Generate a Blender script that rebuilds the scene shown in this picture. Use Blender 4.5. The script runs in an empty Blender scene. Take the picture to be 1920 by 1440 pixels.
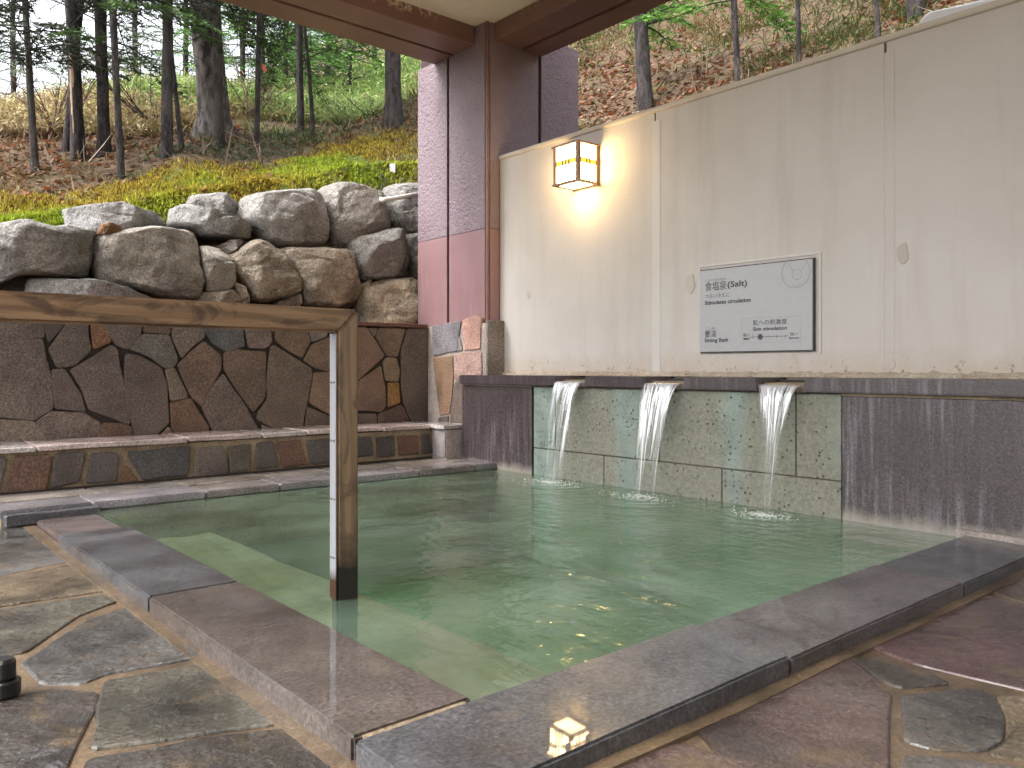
import bpy, bmesh, math, random
import numpy as np
from mathutils import Vector, noise as mnoise

random.seed(7); rng = np.random.default_rng(7)
scene = bpy.context.scene
COL = scene.collection
R = math.radians

# ------------------------------------------------------------------ camera, sky, sun, exposure
CAM_Z = 0.70
YAW = -40.44
FPX, CX, CY = 1525.0, 960.0, 692.0
cd = bpy.data.cameras.new('camera'); cam = bpy.data.objects.new('camera', cd); COL.objects.link(cam)
cd.sensor_width = 36.0; cd.lens = FPX / 1920 * 36.0
cd.shift_y = -(720 - CY) / 1920.0
cd.clip_start = 0.05; cd.clip_end = 600
cam.location = (0, 0, CAM_Z); cam.rotation_euler = (R(90), 0, R(YAW))
scene.camera = cam

SUN_EL, SUN_AZ = 52.0, 285.0
w = bpy.data.worlds.new('World'); scene.world = w; w.use_nodes = True
wn = w.node_tree; wn.nodes.clear()
sky = wn.nodes.new('ShaderNodeTexSky'); sky.sky_type = 'NISHITA'; sky.sun_disc = False
sky.sun_elevation = R(SUN_EL); sky.sun_rotation = R(SUN_AZ); sky.air_density = 1.0; sky.dust_density = 4.0
hs = wn.nodes.new('ShaderNodeHueSaturation'); hs.inputs['Saturation'].default_value = 0.22
bg = wn.nodes.new('ShaderNodeBackground'); bg.inputs['Strength'].default_value = 0.15
wo = wn.nodes.new('ShaderNodeOutputWorld')
wn.links.new(sky.outputs[0], hs.inputs['Color']); wn.links.new(hs.outputs[0], bg.inputs['Color']); wn.links.new(bg.outputs[0], wo.inputs['Surface'])
sd = bpy.data.lights.new('sun', 'SUN'); sd.energy = 0.65; sd.angle = R(40); sd.color = (1.0, 0.96, 0.9)
sun = bpy.data.objects.new('sun', sd); COL.objects.link(sun)
# sky rotation is measured clockwise from +Y
sun_dir = Vector((math.sin(R(SUN_AZ)) * math.cos(R(SUN_EL)), math.cos(R(SUN_AZ)) * math.cos(R(SUN_EL)), math.sin(R(SUN_EL))))
sun.rotation_euler = sun_dir.to_track_quat('Z', 'Y').to_euler(); sun.location = (0, 0, 12)
vs = scene.view_settings
vs.view_transform = 'Standard'; vs.look = 'None'; vs.gamma = 1.0; vs.use_curve_mapping = False
vs.exposure = 2.05
scene.render.engine = 'CYCLES'
scene.cycles.use_denoising = True
try: scene.cycles.denoiser = 'OPENIMAGEDENOISE'
except Exception: pass
scene.cycles.max_bounces = 8; scene.cycles.diffuse_bounces = 4; scene.cycles.glossy_bounces = 3; scene.cycles.transparent_max_bounces = 16
scene.cycles.use_adaptive_sampling = True; scene.cycles.adaptive_threshold = 0.025
scene.cycles.sample_clamp_indirect = 6.0; scene.cycles.caustics_reflective = False; scene.cycles.caustics_refractive = False

# ------------------------------------------------------------------ photo measurements to real planes
FW = np.array([-math.sin(R(YAW)), math.cos(R(YAW)), 0.0]); RT = np.array([math.cos(R(YAW)), math.sin(R(YAW)), 0.0])
CAMV = np.array([0, 0, CAM_Z])
def ray(px, py): return FW + RT * ((px - CX) / FPX) + np.array([0, 0, 1.0]) * ((CY - py) / FPX)
def on(px, py, axis, val):
    d = ray(px, py); t = (val - CAMV[axis]) / d[axis]
    return CAMV + d * t

# ------------------------------------------------------------------ mesh helpers
def link(name, me, parent=None, mat=None, color=None):
    o = bpy.data.objects.new(name, me); COL.objects.link(o)
    if parent is not None: o.parent = parent
    if mat is not None and me is not None and len(me.materials) == 0: me.materials.append(mat)
    if color is not None: o.color = (*color, 1.0)
    return o
def tag(o, label, cat, group=None):
    o['label'] = label; o['category'] = cat
    if group: o['group'] = group
    return o
def structure(o): o['kind'] = 'structure'; return o
def stuff(o, label=None, cat=None):
    o['kind'] = 'stuff'
    if label: o['label'] = label
    if cat: o['category'] = cat
    return o
def empty(name, loc=(0, 0, 0)):
    o = bpy.data.objects.new(name, None); COL.objects.link(o); o.location = loc; o.empty_display_size = 0.1
    return o
def from_py(name, v, f, smooth=False):
    me = bpy.data.meshes.new(name); me.from_pydata([tuple(map(float, p)) for p in v], [], [tuple(map(int, q)) for q in f]); me.update()
    if smooth:
        for p in me.polygons: p.use_smooth = True
    return me
def np_mesh(name, v, f, cols=None, smooth=False):
    """fast mesh from arrays; f is (M,k)"""
    v = np.asarray(v, dtype=np.float32); f = np.asarray(f, dtype=np.int32); M, k = f.shape
    me = bpy.data.meshes.new(name)
    me.vertices.add(len(v)); me.vertices.foreach_set('co', v.ravel())
    me.loops.add(M * k); me.loops.foreach_set('vertex_index', f.ravel())
    me.polygons.add(M); me.polygons.foreach_set('loop_start', np.arange(0, M * k, k, dtype=np.int32))
    try: me.polygons.foreach_set('loop_total', np.full(M, k, dtype=np.int32))
    except Exception: pass
    if smooth: me.polygons.foreach_set('use_smooth', np.ones(M, dtype=bool))
    if cols is not None:
        a = me.color_attributes.new('tint', 'FLOAT_COLOR', 'POINT')
        c = np.ones((len(v), 4), dtype=np.float32); c[:, :3] = cols
        a.data.foreach_set('color', c.ravel())
    me.update(calc_edges=True); me.validate()
    return me
def box_bm(bm, x0, x1, y0, y1, z0, z1):
    vs_ = [bm.verts.new(p) for p in ((x0,y0,z0),(x1,y0,z0),(x1,y1,z0),(x0,y1,z0),(x0,y0,z1),(x1,y0,z1),(x1,y1,z1),(x0,y1,z1))]
    for q in ((0,3,2,1),(4,5,6,7),(0,1,5,4),(1,2,6,5),(2,3,7,6),(3,0,4,7)): bm.faces.new([vs_[i] for i in q])
def box(name, x0, x1, y0, y1, z0, z1, mat, parent=None, bevel=0.0, color=None, seg=2, rough=0.0):
    bm = bmesh.new(); box_bm(bm, x0, x1, y0, y1, z0, z1)
    if rough:
        m = max(0.05, min(0.12, max(x1-x0, y1-y0)/8))
        bmesh.ops.subdivide_edges(bm, edges=[e for e in bm.edges if e.calc_length() > m*2], cuts=6, use_grid_fill=True)
        for v in bm.verts:
            n = mnoise.noise_vector(v.co * 9.0) * rough; v.co += n
    if bevel > 0:
        ed = bm.edges if not rough else [e for e in bm.edges if len(e.link_faces) == 2 and e.calc_face_angle() > 0.7]
        bmesh.ops.bevel(bm, geom=list(ed), offset=bevel, segments=seg, affect='EDGES', profile=0.5)
    bmesh.ops.recalc_face_normals(bm, faces=bm.faces)
    me = bpy.data.meshes.new(name); bm.to_mesh(me); bm.free()
    return link(name, me, parent, mat, color)
def tube_arrays(path, rad, n=8, cap=True):
    path = [Vector(p) for p in path]; V = []; F = []
    for i, p in enumerate(path):
        t = (path[min(i+1, len(path)-1)] - path[max(i-1, 0)]).normalized()
        a = Vector((1, 0, 0)) if abs(t.x) < 0.9 else Vector((0, 1, 0))
        u = t.cross(a).normalized(); v = t.cross(u).normalized()
        r = rad[i] if hasattr(rad, '__len__') else rad
        for k in range(n):
            an = 2 * math.pi * k / n
            V.append(p + (u * math.cos(an) + v * math.sin(an)) * r)
    for i in range(len(path) - 1):
        for k in range(n):
            F.append((i*n+k, i*n+(k+1) % n, (i+1)*n+(k+1) % n, (i+1)*n+k))
    return V, F
def tube(name, path, rad, mat, parent=None, n=8, color=None):
    V, F = tube_arrays(path, rad, n)
    F = list(F) + [tuple(range(n))[::-1], tuple(range(len(V)-n, len(V)))]
    me = from_py(name, V, F, True)
    return link(name, me, parent, mat, color)

def chaikin(P, k=0.22):
    out = []
    n = len(P)
    for i in range(n):
        a, b = P[i], P[(i+1) % n]
        L = np.linalg.norm(b - a); kk = min(k, 0.011 / max(L, 1e-6))
        out.append(a + (b - a) * kk); out.append(b - (b - a) * kk)
    return out
def subdiv(P, step, jit, rs):
    out = []; n = len(P)
    for i in range(n):
        a, b = P[i], P[(i+1) % n]; L = np.linalg.norm(b - a); m = max(1, min(4, int(L / step)))
        t = (b - a) / max(L, 1e-6)
        for k in range(m):
            p = a + (b - a) * (k / m)
            if k: p = p + rs.normal(0, jit, 3)
            out.append(p)
    return out
SEED = [0]
def flat_stone(name, pts, normal, thick, bevel, mat, parent, color, jit=0.003, tilt=0.0, grow=0.0, dome=0.0):
    """a slab of stone: traced outline lying in a plane, real thickness, worn edges, slightly uneven face"""
    SEED[0] += 1; rs = np.random.default_rng(SEED[0])
    n = np.array(normal, float); n /= np.linalg.norm(n)
    P = [np.array(p, float) for p in pts]
    c = sum(P) / len(P)
    if grow: P = [p + (p - c) / max(np.linalg.norm(p - c), 1e-6) * grow for p in P]
    P = subdiv(chaikin(P), 0.09, jit, rs)
    P = [p - n * np.dot(p - c, n) for p in P]
    # orientation
    ar = np.zeros(3)
    for i in range(len(P)): ar += np.cross(P[i] - c, P[(i+1) % len(P)] - c)
    if np.dot(ar, n) < 0: P = P[::-1]
    m = len(P)
    tv = rs.normal(0, 1, 3); tv -= n * np.dot(tv, n); tv /= np.linalg.norm(tv)
    def h(p): return np.dot(p - c, tv) * tilt
    V = []; F = []
    for p in P: V.append(p - n * thick - c)
    for p in P: V.append(p - n * bevel * 1.1 + n * h(p) - c)
    for p in P:
        q = p + (c - p) / max(np.linalg.norm(c - p), 1e-6) * bevel * 0.45
        V.append(q - n * bevel * 0.3 + n * h(q) - c)
    for p in P:
        q = p + (c - p) / max(np.linalg.norm(c - p), 1e-6) * bevel * 1.5
        V.append(q + n * h(q) - c)
    for r_ in range(3):
        for i in range(m):
            j = (i+1) % m; F.append((r_*m+i, r_*m+j, (r_+1)*m+j, (r_+1)*m+i))
    V.append(n * dome); k = len(V) - 1
    for i in range(m): F.append((3*m+i, 3*m+(i+1) % m, k))
    me = from_py(name, V, F)
    o = link(name, me, parent, mat, color); o.location = c
    return o

# ------------------------------------------------------------------ material helpers
def new_mat(name):
    m = bpy.data.materials.new(name); m.use_nodes = True; t = m.node_tree; t.nodes.clear()
    out = t.nodes.new('ShaderNodeOutputMaterial')
    b = t.nodes.new('ShaderNodeBsdfPrincipled'); t.links.new(b.outputs[0], out.inputs['Surface'])
    return m, t, b, out
def nd(t, typ, ins=None, **props):
    n = t.nodes.new(typ)
    for k, v in props.items(): setattr(n, k, v)
    if ins:
        for k, v in ins.items():
            if hasattr(v, 'is_output') or isinstance(v, bpy.types.NodeSocket): t.links.new(v, n.inputs[k])
            else: n.inputs[k].default_value = v
    return n
def pos(t, rand=0.0, scale=(1, 1, 1)):
    g = nd(t, 'ShaderNodeNewGeometry').outputs['Position']
    if rand:
        oi = nd(t, 'ShaderNodeObjectInfo')
        s = nd(t, 'ShaderNodeMath', {0: oi.outputs['Random'], 1: rand}, operation='MULTIPLY')
        g = nd(t, 'ShaderNodeVectorMath', {0: g, 1: s.outputs[0]}, operation='ADD').outputs[0]
    if scale != (1, 1, 1):
        g = nd(t, 'ShaderNodeVectorMath', {0: g, 1: scale}, operation='MULTIPLY').outputs[0]
    return g
def noi(t, vec, scale, detail=4.0, rough=0.55, dist=0.0):
    return nd(t, 'ShaderNodeTexNoise', {'Vector': vec, 'Scale': scale, 'Detail': detail, 'Roughness': rough, 'Distortion': dist}).outputs['Fac']
def ramp(t, fac, stops, interp='LINEAR'):
    r = nd(t, 'ShaderNodeValToRGB', {'Fac': fac}); cr = r.color_ramp; cr.interpolation = interp
    while len(cr.elements) < len(stops): cr.elements.new(0.5)
    for e, (p, c) in zip(cr.elements, stops):
        e.position = p; e.color = (c, c, c, 1) if not hasattr(c, '__len__') else (*c, 1)
    return r.outputs['Color']
def mix(t, fac, a, b, mode='MIX'):
    n = nd(t, 'ShaderNodeMix', data_type='RGBA', blend_type=mode)
    for i, v in ((0, fac), (6, a), (7, b)):
        if isinstance(v, bpy.types.NodeSocket): t.links.new(v, n.inputs[i])
        elif i == 0: n.inputs[i].default_value = v
        else: n.inputs[i].default_value = (*v, 1) if len(v) == 3 else v
    return n.outputs[2]
def math_(t, op, a, b=0.0, clamp=False):
    n = nd(t, 'ShaderNodeMath', {0: a, 1: b}, operation=op); n.use_clamp = clamp
    return n.outputs[0]
def bump(t, height, strength=0.5, dist=0.02, normal=None):
    ins = {'Height': height, 'Strength': strength, 'Distance': dist}
    if normal is not None: ins['Normal'] = normal
    return nd(t, 'ShaderNodeBump', ins).outputs[0]
def L(t, a, b): t.links.new(a, b)
def srgb(r, g, b): 
    f = lambda c: (c/255/12.92 if c/255 <= 0.04045 else ((c/255+0.055)/1.055)**2.4)
    return (f(r), f(g), f(b))

def stone_material(name, rough=0.75, rough_lo=None, bscale=40, bstr=0.6, bdist=0.008, speck=0.35, stain=None, coat=0.0, coat_rough=0.06, big=0.45, pits=0.0, spec=0.5, stain_w=(0.56, 0.7), coat_bump=0.10):
    m, t, b, out = new_mat(name)
    oi = nd(t, 'ShaderNodeObjectInfo').outputs['Color']
    p = pos(t, 13.0)
    n1 = noi(t, p, 3.0, 5, 0.6)
    c = mix(t, 1.0, oi, ramp(t, n1, [(0.28, 1 - big), (0.5, 1.0), (0.74, 1 + big)]), 'MULTIPLY')
    n2 = noi(t, p, 95.0, 3, 0.7)
    c = mix(t, 1.0, c, ramp(t, n2, [(0.3, 1 - speck), (0.5, 1.0), (0.72, 1 + speck * 1.6)]), 'MULTIPLY')
    if stain is not None:
        n3 = noi(t, p, 4.2, 6, 0.62, 0.8)
        c = mix(t, ramp(t, n3, [(stain_w[0], 0.0), (stain_w[1], 0.8)]), c, stain)
    L(t, c, b.inputs['Base Color'])
    n4 = noi(t, p, bscale, 7, 0.66)
    n5 = noi(t, p, 7.0, 3, 0.5)
    h = math_(t, 'ADD', n4, math_(t, 'MULTIPLY', n5, 1.2))
    if pits:
        vo = nd(t, 'ShaderNodeTexVoronoi', {'Vector': p, 'Scale': 55.0, 'Randomness': 1.0}).outputs['Distance']
        h = math_(t, 'ADD', h, ramp(t, vo, [(0.0, 0.0), (0.3, pits)]))
    L(t, bump(t, h, bstr, bdist), b.inputs['Normal'])
    if rough_lo is not None:
        r_ = ramp(t, noi(t, p, 5.0, 4, 0.6, 0.5), [(0.38, rough_lo), (0.62, rough)])
        L(t, r_, b.inputs['Roughness'])
    else: b.inputs['Roughness'].default_value = rough
    b.inputs['Specular IOR Level'].default_value = spec
    if coat:
        wet = ramp(t, noi(t, pos(t), 2.6, 4, 0.6, 0.6), [(0.36, coat * 0.25), (0.55, coat)])
        L(t, wet, b.inputs['Coat Weight'])
        b.inputs['Coat Roughness'].default_value = coat_rough; b.inputs['Coat IOR'].default_value = 1.36
        if coat_bump: L(t, bump(t, noi(t, pos(t), 14.0, 3, 0.5), coat_bump, 0.01), b.inputs['Coat Normal'])
    return m
# ------------------------------------------------------------------ materials
M_flag = stone_material('wet_flagstone', 0.5, 0.16, bscale=24, bstr=0.85, bdist=0.018, speck=0.55, stain=(0.16, 0.105, 0.055), coat=1.0, coat_rough=0.04, big=0.85, coat_bump=0.22)
M_coping = stone_material('wet_coping_stone', 0.6, 0.3, bscale=60, bstr=0.35, bdist=0.004, speck=0.55, coat=1.0, coat_rough=0.03, big=0.45, coat_bump=0.0, stain=(0.16, 0.12, 0.08), stain_w=(0.6, 0.78))
M_wallstone = stone_material('rough_wall_stone', 0.62, 0.5, bscale=75, bstr=0.8, bdist=0.008, speck=0.6, big=0.4, stain=(0.075, 0.05, 0.032), stain_w=(0.55, 0.75))
M_boulder = stone_material('boulder_stone', 0.85, bscale=15, bstr=1.0, bdist=0.075, speck=0.5, big=0.5, stain=(0.16, 0.12, 0.08), stain_w=(0.58, 0.8))
M_granite = None

def mortar_material(name, col, dark, wet=False):
    m, t, b, out = new_mat(name); p = pos(t)
    c = mix(t, ramp(t, noi(t, p, 6.0, 5, 0.65), [(0.35, 0.0), (0.68, 1.0)]), dark, col)
    c = mix(t, 1.0, c, ramp(t, noi(t, p, 110, 3), [(0.3, 0.7), (0.7, 1.25)]), 'MULTIPLY')
    L(t, c, b.inputs['Base Color'])
    L(t, bump(t, noi(t, p, 45, 6, 0.65), 0.8, 0.01), b.inputs['Normal'])
    b.inputs['Roughness'].default_value = 0.5 if wet else 0.85
    if wet:
        b.inputs['Coat Weight'].default_value = 0.6; b.inputs['Coat Roughness'].default_value = 0.09
    return m
M_sand = mortar_material('wet_sand_mortar', (0.20, 0.135, 0.075), (0.085, 0.056, 0.032), True)
M_sand_dry = mortar_material('sand_mortar', (0.36, 0.28, 0.185), (0.20, 0.145, 0.09))
M_joint = mortar_material('dark_joint', (0.035, 0.025, 0.019), (0.018, 0.013, 0.010))
M_pale = mortar_material('pale_mortar', (0.48, 0.42, 0.38), (0.30, 0.25, 0.22))

def plaster(name, col, dirt, bscale, bstr, bdist, rough=0.85, low=None):
    m, t, b, out = new_mat(name); p = pos(t)
    n = noi(t, p, 1.1, 5, 0.6)
    c = mix(t, ramp(t, n, [(0.36, 0.0), (0.75, 0.55)]), col, dirt)
    ps = pos(t, 0, (5.0, 5.0, 0.45))
    c = mix(t, ramp(t, noi(t, ps, 1.6, 4, 0.6), [(0.50, 0.0), (0.78, 0.55)]), c, dirt)
    if low is not None:
        z = nd(t, 'ShaderNodeSeparateXYZ', {0: p}).outputs[2]
        zz = math_(t, 'ADD', z, math_(t, 'MULTIPLY', math_(t, 'SUBTRACT', noi(t, p, 9.0, 5, 0.7), 0.5), 0.22))
        c = mix(t, ramp(t, math_(t, 'SUBTRACT', zz, low[0], True), [(0.0, 0.85), (low[1], 0.0)]), c, low[2])
        sp = noi(t, p, 26, 5, 0.7)
        c = mix(t, math_(t, 'MULTIPLY', ramp(t, sp, [(0.60, 0.0), (0.66, 1.0)]), ramp(t, math_(t, 'SUBTRACT', z, low[0], True), [(0.0, 0.9), (low[1] * 0.9, 0.0)])), c, (0.12, 0.075, 0.055))
    L(t, c, b.inputs['Base Color'])
    L(t, bump(t, noi(t, p, bscale, 4, 0.6), bstr, bdist), b.inputs['Normal'])
    b.inputs['Roughness'].default_value = rough
    return m
M_white = plaster('white_stucco', (0.62, 0.585, 0.55), (0.47, 0.42, 0.375), 85, 0.35, 0.006, low=(0.655, 0.16, (0.50, 0.42, 0.34)))
M_seam = plaster('seam_sealant', (0.63, 0.605, 0.58), (0.54, 0.50, 0.46), 40, 0.1, 0.003, 0.6)
M_ceiling = plaster('ceiling_paint', (0.82, 0.78, 0.70), (0.72, 0.66, 0.57), 60, 0.2, 0.004)

def roughcast(name, col, col2, smooth=False):
    m, t, b, out = new_mat(name); p = pos(t)
    c = mix(t, ramp(t, noi(t, p, 2.2, 5, 0.6), [(0.35, 0.0), (0.7, 1.0)]), col, col2)
    if smooth:
        st = noi(t, pos(t, 0, (9, 9, 1.0)), 2.0, 5, 0.65)
        c = mix(t, ramp(t, st, [(0.55, 0.0), (0.75, 0.5)]), c, (0.36, 0.25, 0.255))
        L(t, bump(t, noi(t, p, 30, 4), 0.12, 0.004), b.inputs['Normal'])
        b.inputs['Roughness'].default_value = 0.5
    else:
        h = math_(t, 'ADD', noi(t, p, 48, 3, 0.55, 0.6), math_(t, 'MULTIPLY', noi(t, p, 21, 3), 0.7))
        L(t, bump(t, h, 0.9, 0.016), b.inputs['Normal'])
        b.inputs['Roughness'].default_value = 0.42
    L(t, c, b.inputs['Base Color'])
    return m
M_mauve = roughcast('mauve_roughcast', (0.27, 0.205, 0.235), (0.215, 0.155, 0.18))
M_pink = roughcast('pink_paint', (0.30, 0.175, 0.185), (0.25, 0.14, 0.15), True)

def beam_paint():
    m, t, b, out = new_mat('brown_beam_paint'); p = pos(t)
    c = mix(t, ramp(t, noi(t, p, 1.8, 5, 0.6), [(0.3, 0.0), (0.7, 1.0)]), (0.165, 0.085, 0.074), (0.25, 0.135, 0.118))
    z = nd(t, 'ShaderNodeSeparateXYZ', {0: p}).outputs[2]
    near = ramp(t, math_(t, 'SUBTRACT', z, 3.20, True), [(0.02, 0.0), (0.11, 1.0)])
    fl = ramp(t, math_(t, 'MULTIPLY', noi(t, p, 33, 5, 0.75), noi(t, p, 2.2, 3)), [(0.33, 0.0), (0.36, 1.0)])
    c = mix(t, math_(t, 'MULTIPLY', fl, near), c, (0.62, 0.52, 0.42))
    L(t, c, b.inputs['Base Color'])
    L(t, bump(t, noi(t, p, 70, 4), 0.25, 0.005), b.inputs['Normal'])
    b.inputs['Roughness'].default_value = 0.5
    return m
M_beam = beam_paint()
def plain(name, col, rough=0.6, metal=0.0, emit=None, es=0.0, bs=0.0, var=0.2):
    m, t, b, out = new_mat(name); p = pos(t)
    c = mix(t, 1.0, (*col, 1), ramp(t, noi(t, p, 25, 5, 0.6), [(0.3, 1 - var), (0.7, 1 + var)]), 'MULTIPLY')
    L(t, c, b.inputs['Base Color']); b.inputs['Roughness'].default_value = rough; b.inputs['Metallic'].default_value = metal
    if emit: b.inputs['Emission Color'].default_value = (*emit, 1); b.inputs['Emission Strength'].default_value = es
    if bs: L(t, bump(t, noi(t, p, 60, 5), bs, 0.005), b.inputs['Normal'])
    return m
M_groove = plain('dark_groove', (0.045, 0.022, 0.02), 0.7)

def granite(name, streak):
    m, t, b, out = new_mat(name); p = pos(t)
    g = ramp(t, noi(t, p, 130, 4, 0.75), [(0.33, (0.018, 0.013, 0.014)), (0.5, (0.072, 0.054, 0.056)), (0.64, (0.125, 0.098, 0.098)), (0.75, (0.28, 0.24, 0.24))])
    g = mix(t, ramp(t, noi(t, p, 2.0, 4), [(0.35, 0.0), (0.65, 0.7)]), g, mix(t, 1.0, g, (0.55, 0.5, 0.55), 'MULTIPLY'))
    if streak:
        # lime left by water that ran down the face
        ps = pos(t, 0, (1, 22.0, 1.3))
        s = noi(t, ps, 1.6, 6, 0.65, 0.25)
        s2 = noi(t, p, 1.3, 3)
        f = math_(t, 'MULTIPLY', ramp(t, s, [(0.47, 0.0), (0.68, 1.0)]), ramp(t, s2, [(0.36, 0.1), (0.58, 1.0)]))
        f = math_(t, 'MULTIPLY', f, ramp(t, noi(t, p, 120, 3, 0.7), [(0.35, 0.25), (0.6, 1.0)]))
        g = mix(t, math_(t, 'MULTIPLY', f, streak), g, (0.34, 0.32, 0.36))
        z = nd(t, 'ShaderNodeSeparateXYZ', {0: p}).outputs[2]
        zz = math_(t, 'ADD', z, math_(t, 'MULTIPLY', noi(t, p, 8, 5, 0.7), 0.10))
        g = mix(t, ramp(t, zz, [(0.045, 0.65), (0.10, 0.0)]), g, (0.42, 0.38, 0.32))
    L(t, g, b.inputs['Base Color'])
    b.inputs['Roughness'].default_value = 0.33
    L(t, bump(t, noi(t, p, 90, 5, 0.7), 0.3, 0.004), b.inputs['Normal'])
    return m
M_granite = granite('brown_granite', 0.45)
M_granite_streak = granite('streaked_granite', 0.95)

def towada():
    """green pitted tuff, crusted with sandy lime where the spouts wet it"""
    m, t, b, out = new_mat('green_tuff_tile'); p = pos(t)
    green = mix(t, ramp(t, noi(t, p, 9, 6, 0.7), [(0.32, 0.0), (0.68, 1.0)]), (0.18, 0.23, 0.205), (0.32, 0.375, 0.33))
    sand = mix(t, ramp(t, noi(t, p, 55, 5, 0.7), [(0.35, 0.0), (0.68, 1.0)]), (0.25, 0.225, 0.175), (0.46, 0.43, 0.35))
    sep = nd(t, 'ShaderNodeSeparateXYZ', {0: p}); y, z = sep.outputs[1], sep.outputs[2]
    wob = math_(t, 'MULTIPLY', math_(t, 'SUBTRACT', noi(t, pos(t, 0, (3, 3, 0.8)), 2.6, 5, 0.6), 0.5), 0.16)
    spread = math_(t, 'MULTIPLY', math_(t, 'SUBTRACT', 0.58, z), 0.09)   # crust widens downwards
    crust = None
    for c0, hw in ((3.63, 0.22), (2.885, 0.26), (2.20, 0.24)):
        d = math_(t, 'ABSOLUTE', math_(t, 'SUBTRACT', math_(t, 'ADD', y, wob), c0))
        k = ramp(t, math_(t, 'SUBTRACT', d, math_(t, 'ADD', spread, hw - 0.05), True), [(0.0, 1.0), (0.12, 0.0)])
        crust = k if crust is None else math_(t, 'MAXIMUM', crust, k)
    c = mix(t, math_(t, 'MULTIPLY', crust, 0.80), green, sand)
    blot = ramp(t, noi(t, p, 5.5, 5, 0.65), [(0.56, 0.0), (0.72, 0.55)])
    c = mix(t, blot, c, (0.36, 0.335, 0.27))
    pit = nd(t, 'ShaderNodeTexVoronoi', {'Vector': p, 'Scale': 34.0, 'Randomness': 1.0}).outputs['Distance']
    pm = math_(t, 'MULTIPLY', ramp(t, pit, [(0.13, 1.0), (0.24, 0.0)]), ramp(t, noi(t, p, 14, 3), [(0.46, 0.0), (0.56, 1.0)]))
    c = mix(t, math_(t, 'MULTIPLY', pm, 0.85), c, (0.05, 0.06, 0.05))
    L(t, c, b.inputs['Base Color'])
    h = math_(t, 'SUBTRACT', math_(t, 'MULTIPLY', noi(t, p, 75, 6, 0.7), math_(t, 'ADD', math_(t, 'MULTIPLY', crust, 1.4), 0.5)), math_(t, 'MULTIPLY', pm, 1.2))
    L(t, bump(t, h, 0.8, 0.012), b.inputs['Normal'])
    b.inputs['Roughness'].default_value = 0.55
    return m
M_tile = towada()

def wood(name, axis, c1, c2, dark):
    m, t, b, out = new_mat(name); p = pos(t)
    s = {'x': (1.2, 26, 26), 'z': (26, 26, 1.2)}[axis]
    ps = pos(t, 0, s)
    g = noi(t, ps, 1.6, 6, 0.6, 0.6)
    w_ = nd(t, 'ShaderNodeTexWave', {'Vector': pos(t, 0, {'x': (0.9, 12, 12), 'z': (12, 12, 0.5)}[axis]), 'Scale': 1.0, 'Distortion': 5.0, 'Detail': 3.0, 'Detail Scale': 1.2}, bands_direction='DIAGONAL').outputs['Fac']
    c = mix(t, ramp(t, g, [(0.3, 0.0), (0.7, 1.0)]), c1, c2)
    c = mix(t, ramp(t, w_, [(0.5, 0.0), (0.95, 0.45)]), c, dark)
    wear = noi(t, pos(t, 0, {'x': (3.0, 9, 9), 'z': (9, 9, 3)}[axis]), 1.3, 5, 0.65, 1.2)
    c = mix(t, ramp(t, wear, [(0.52, 0.0), (0.60, 0.75)]), c, dark)
    L(t, c, b.inputs['Base Color'])
    L(t, bump(t, g, 0.35, 0.006), b.inputs['Normal'])
    b.inputs['Roughness'].default_value = 0.55
    return m, t, b, c
M_rail, _, _, _ = wood('weathered_rail_wood', 'x', (0.21, 0.125, 0.066), (0.40, 0.265, 0.15), (0.075, 0.045, 0.030))
M_post, tp, bp, cp = wood('weathered_post_wood', 'z', (0.22, 0.145, 0.083), (0.36, 0.25, 0.15), (0.125, 0.08, 0.05))
_z = nd(tp, 'ShaderNodeSeparateXYZ', {0: pos(tp)}).outputs[2]
_zz = math_(tp, 'ADD', _z, math_(tp, 'MULTIPLY', noi(tp, pos(tp), 16, 5, 0.7), 0.08))
L(tp, mix(tp, ramp(tp, _zz, [(0.125, 0.97), (0.19, 0.0)]), cp, (0.012, 0.009, 0.007)), bp.inputs['Base Color'])  # soaked, rotted foot
M_strip, t_, b_, _o = new_mat('galvanised_strip')
_p = pos(t_); _zs = nd(t_, 'ShaderNodeSeparateXYZ', {0: _p}).outputs[2]
_c = mix(t_, ramp(t_, math_(t_, 'ADD', _zs, math_(t_, 'MULTIPLY', noi(t_, _p, 20, 4), 0.05)), [(0.075, 1.0), (0.115, 0.0)]), (0.36, 0.37, 0.40), (0.075, 0.038, 0.02))
L(t_, _c, b_.inputs['Base Color']); b_.inputs['Metallic'].default_value = 0.35; b_.inputs['Roughness'].default_value = 0.38

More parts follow.
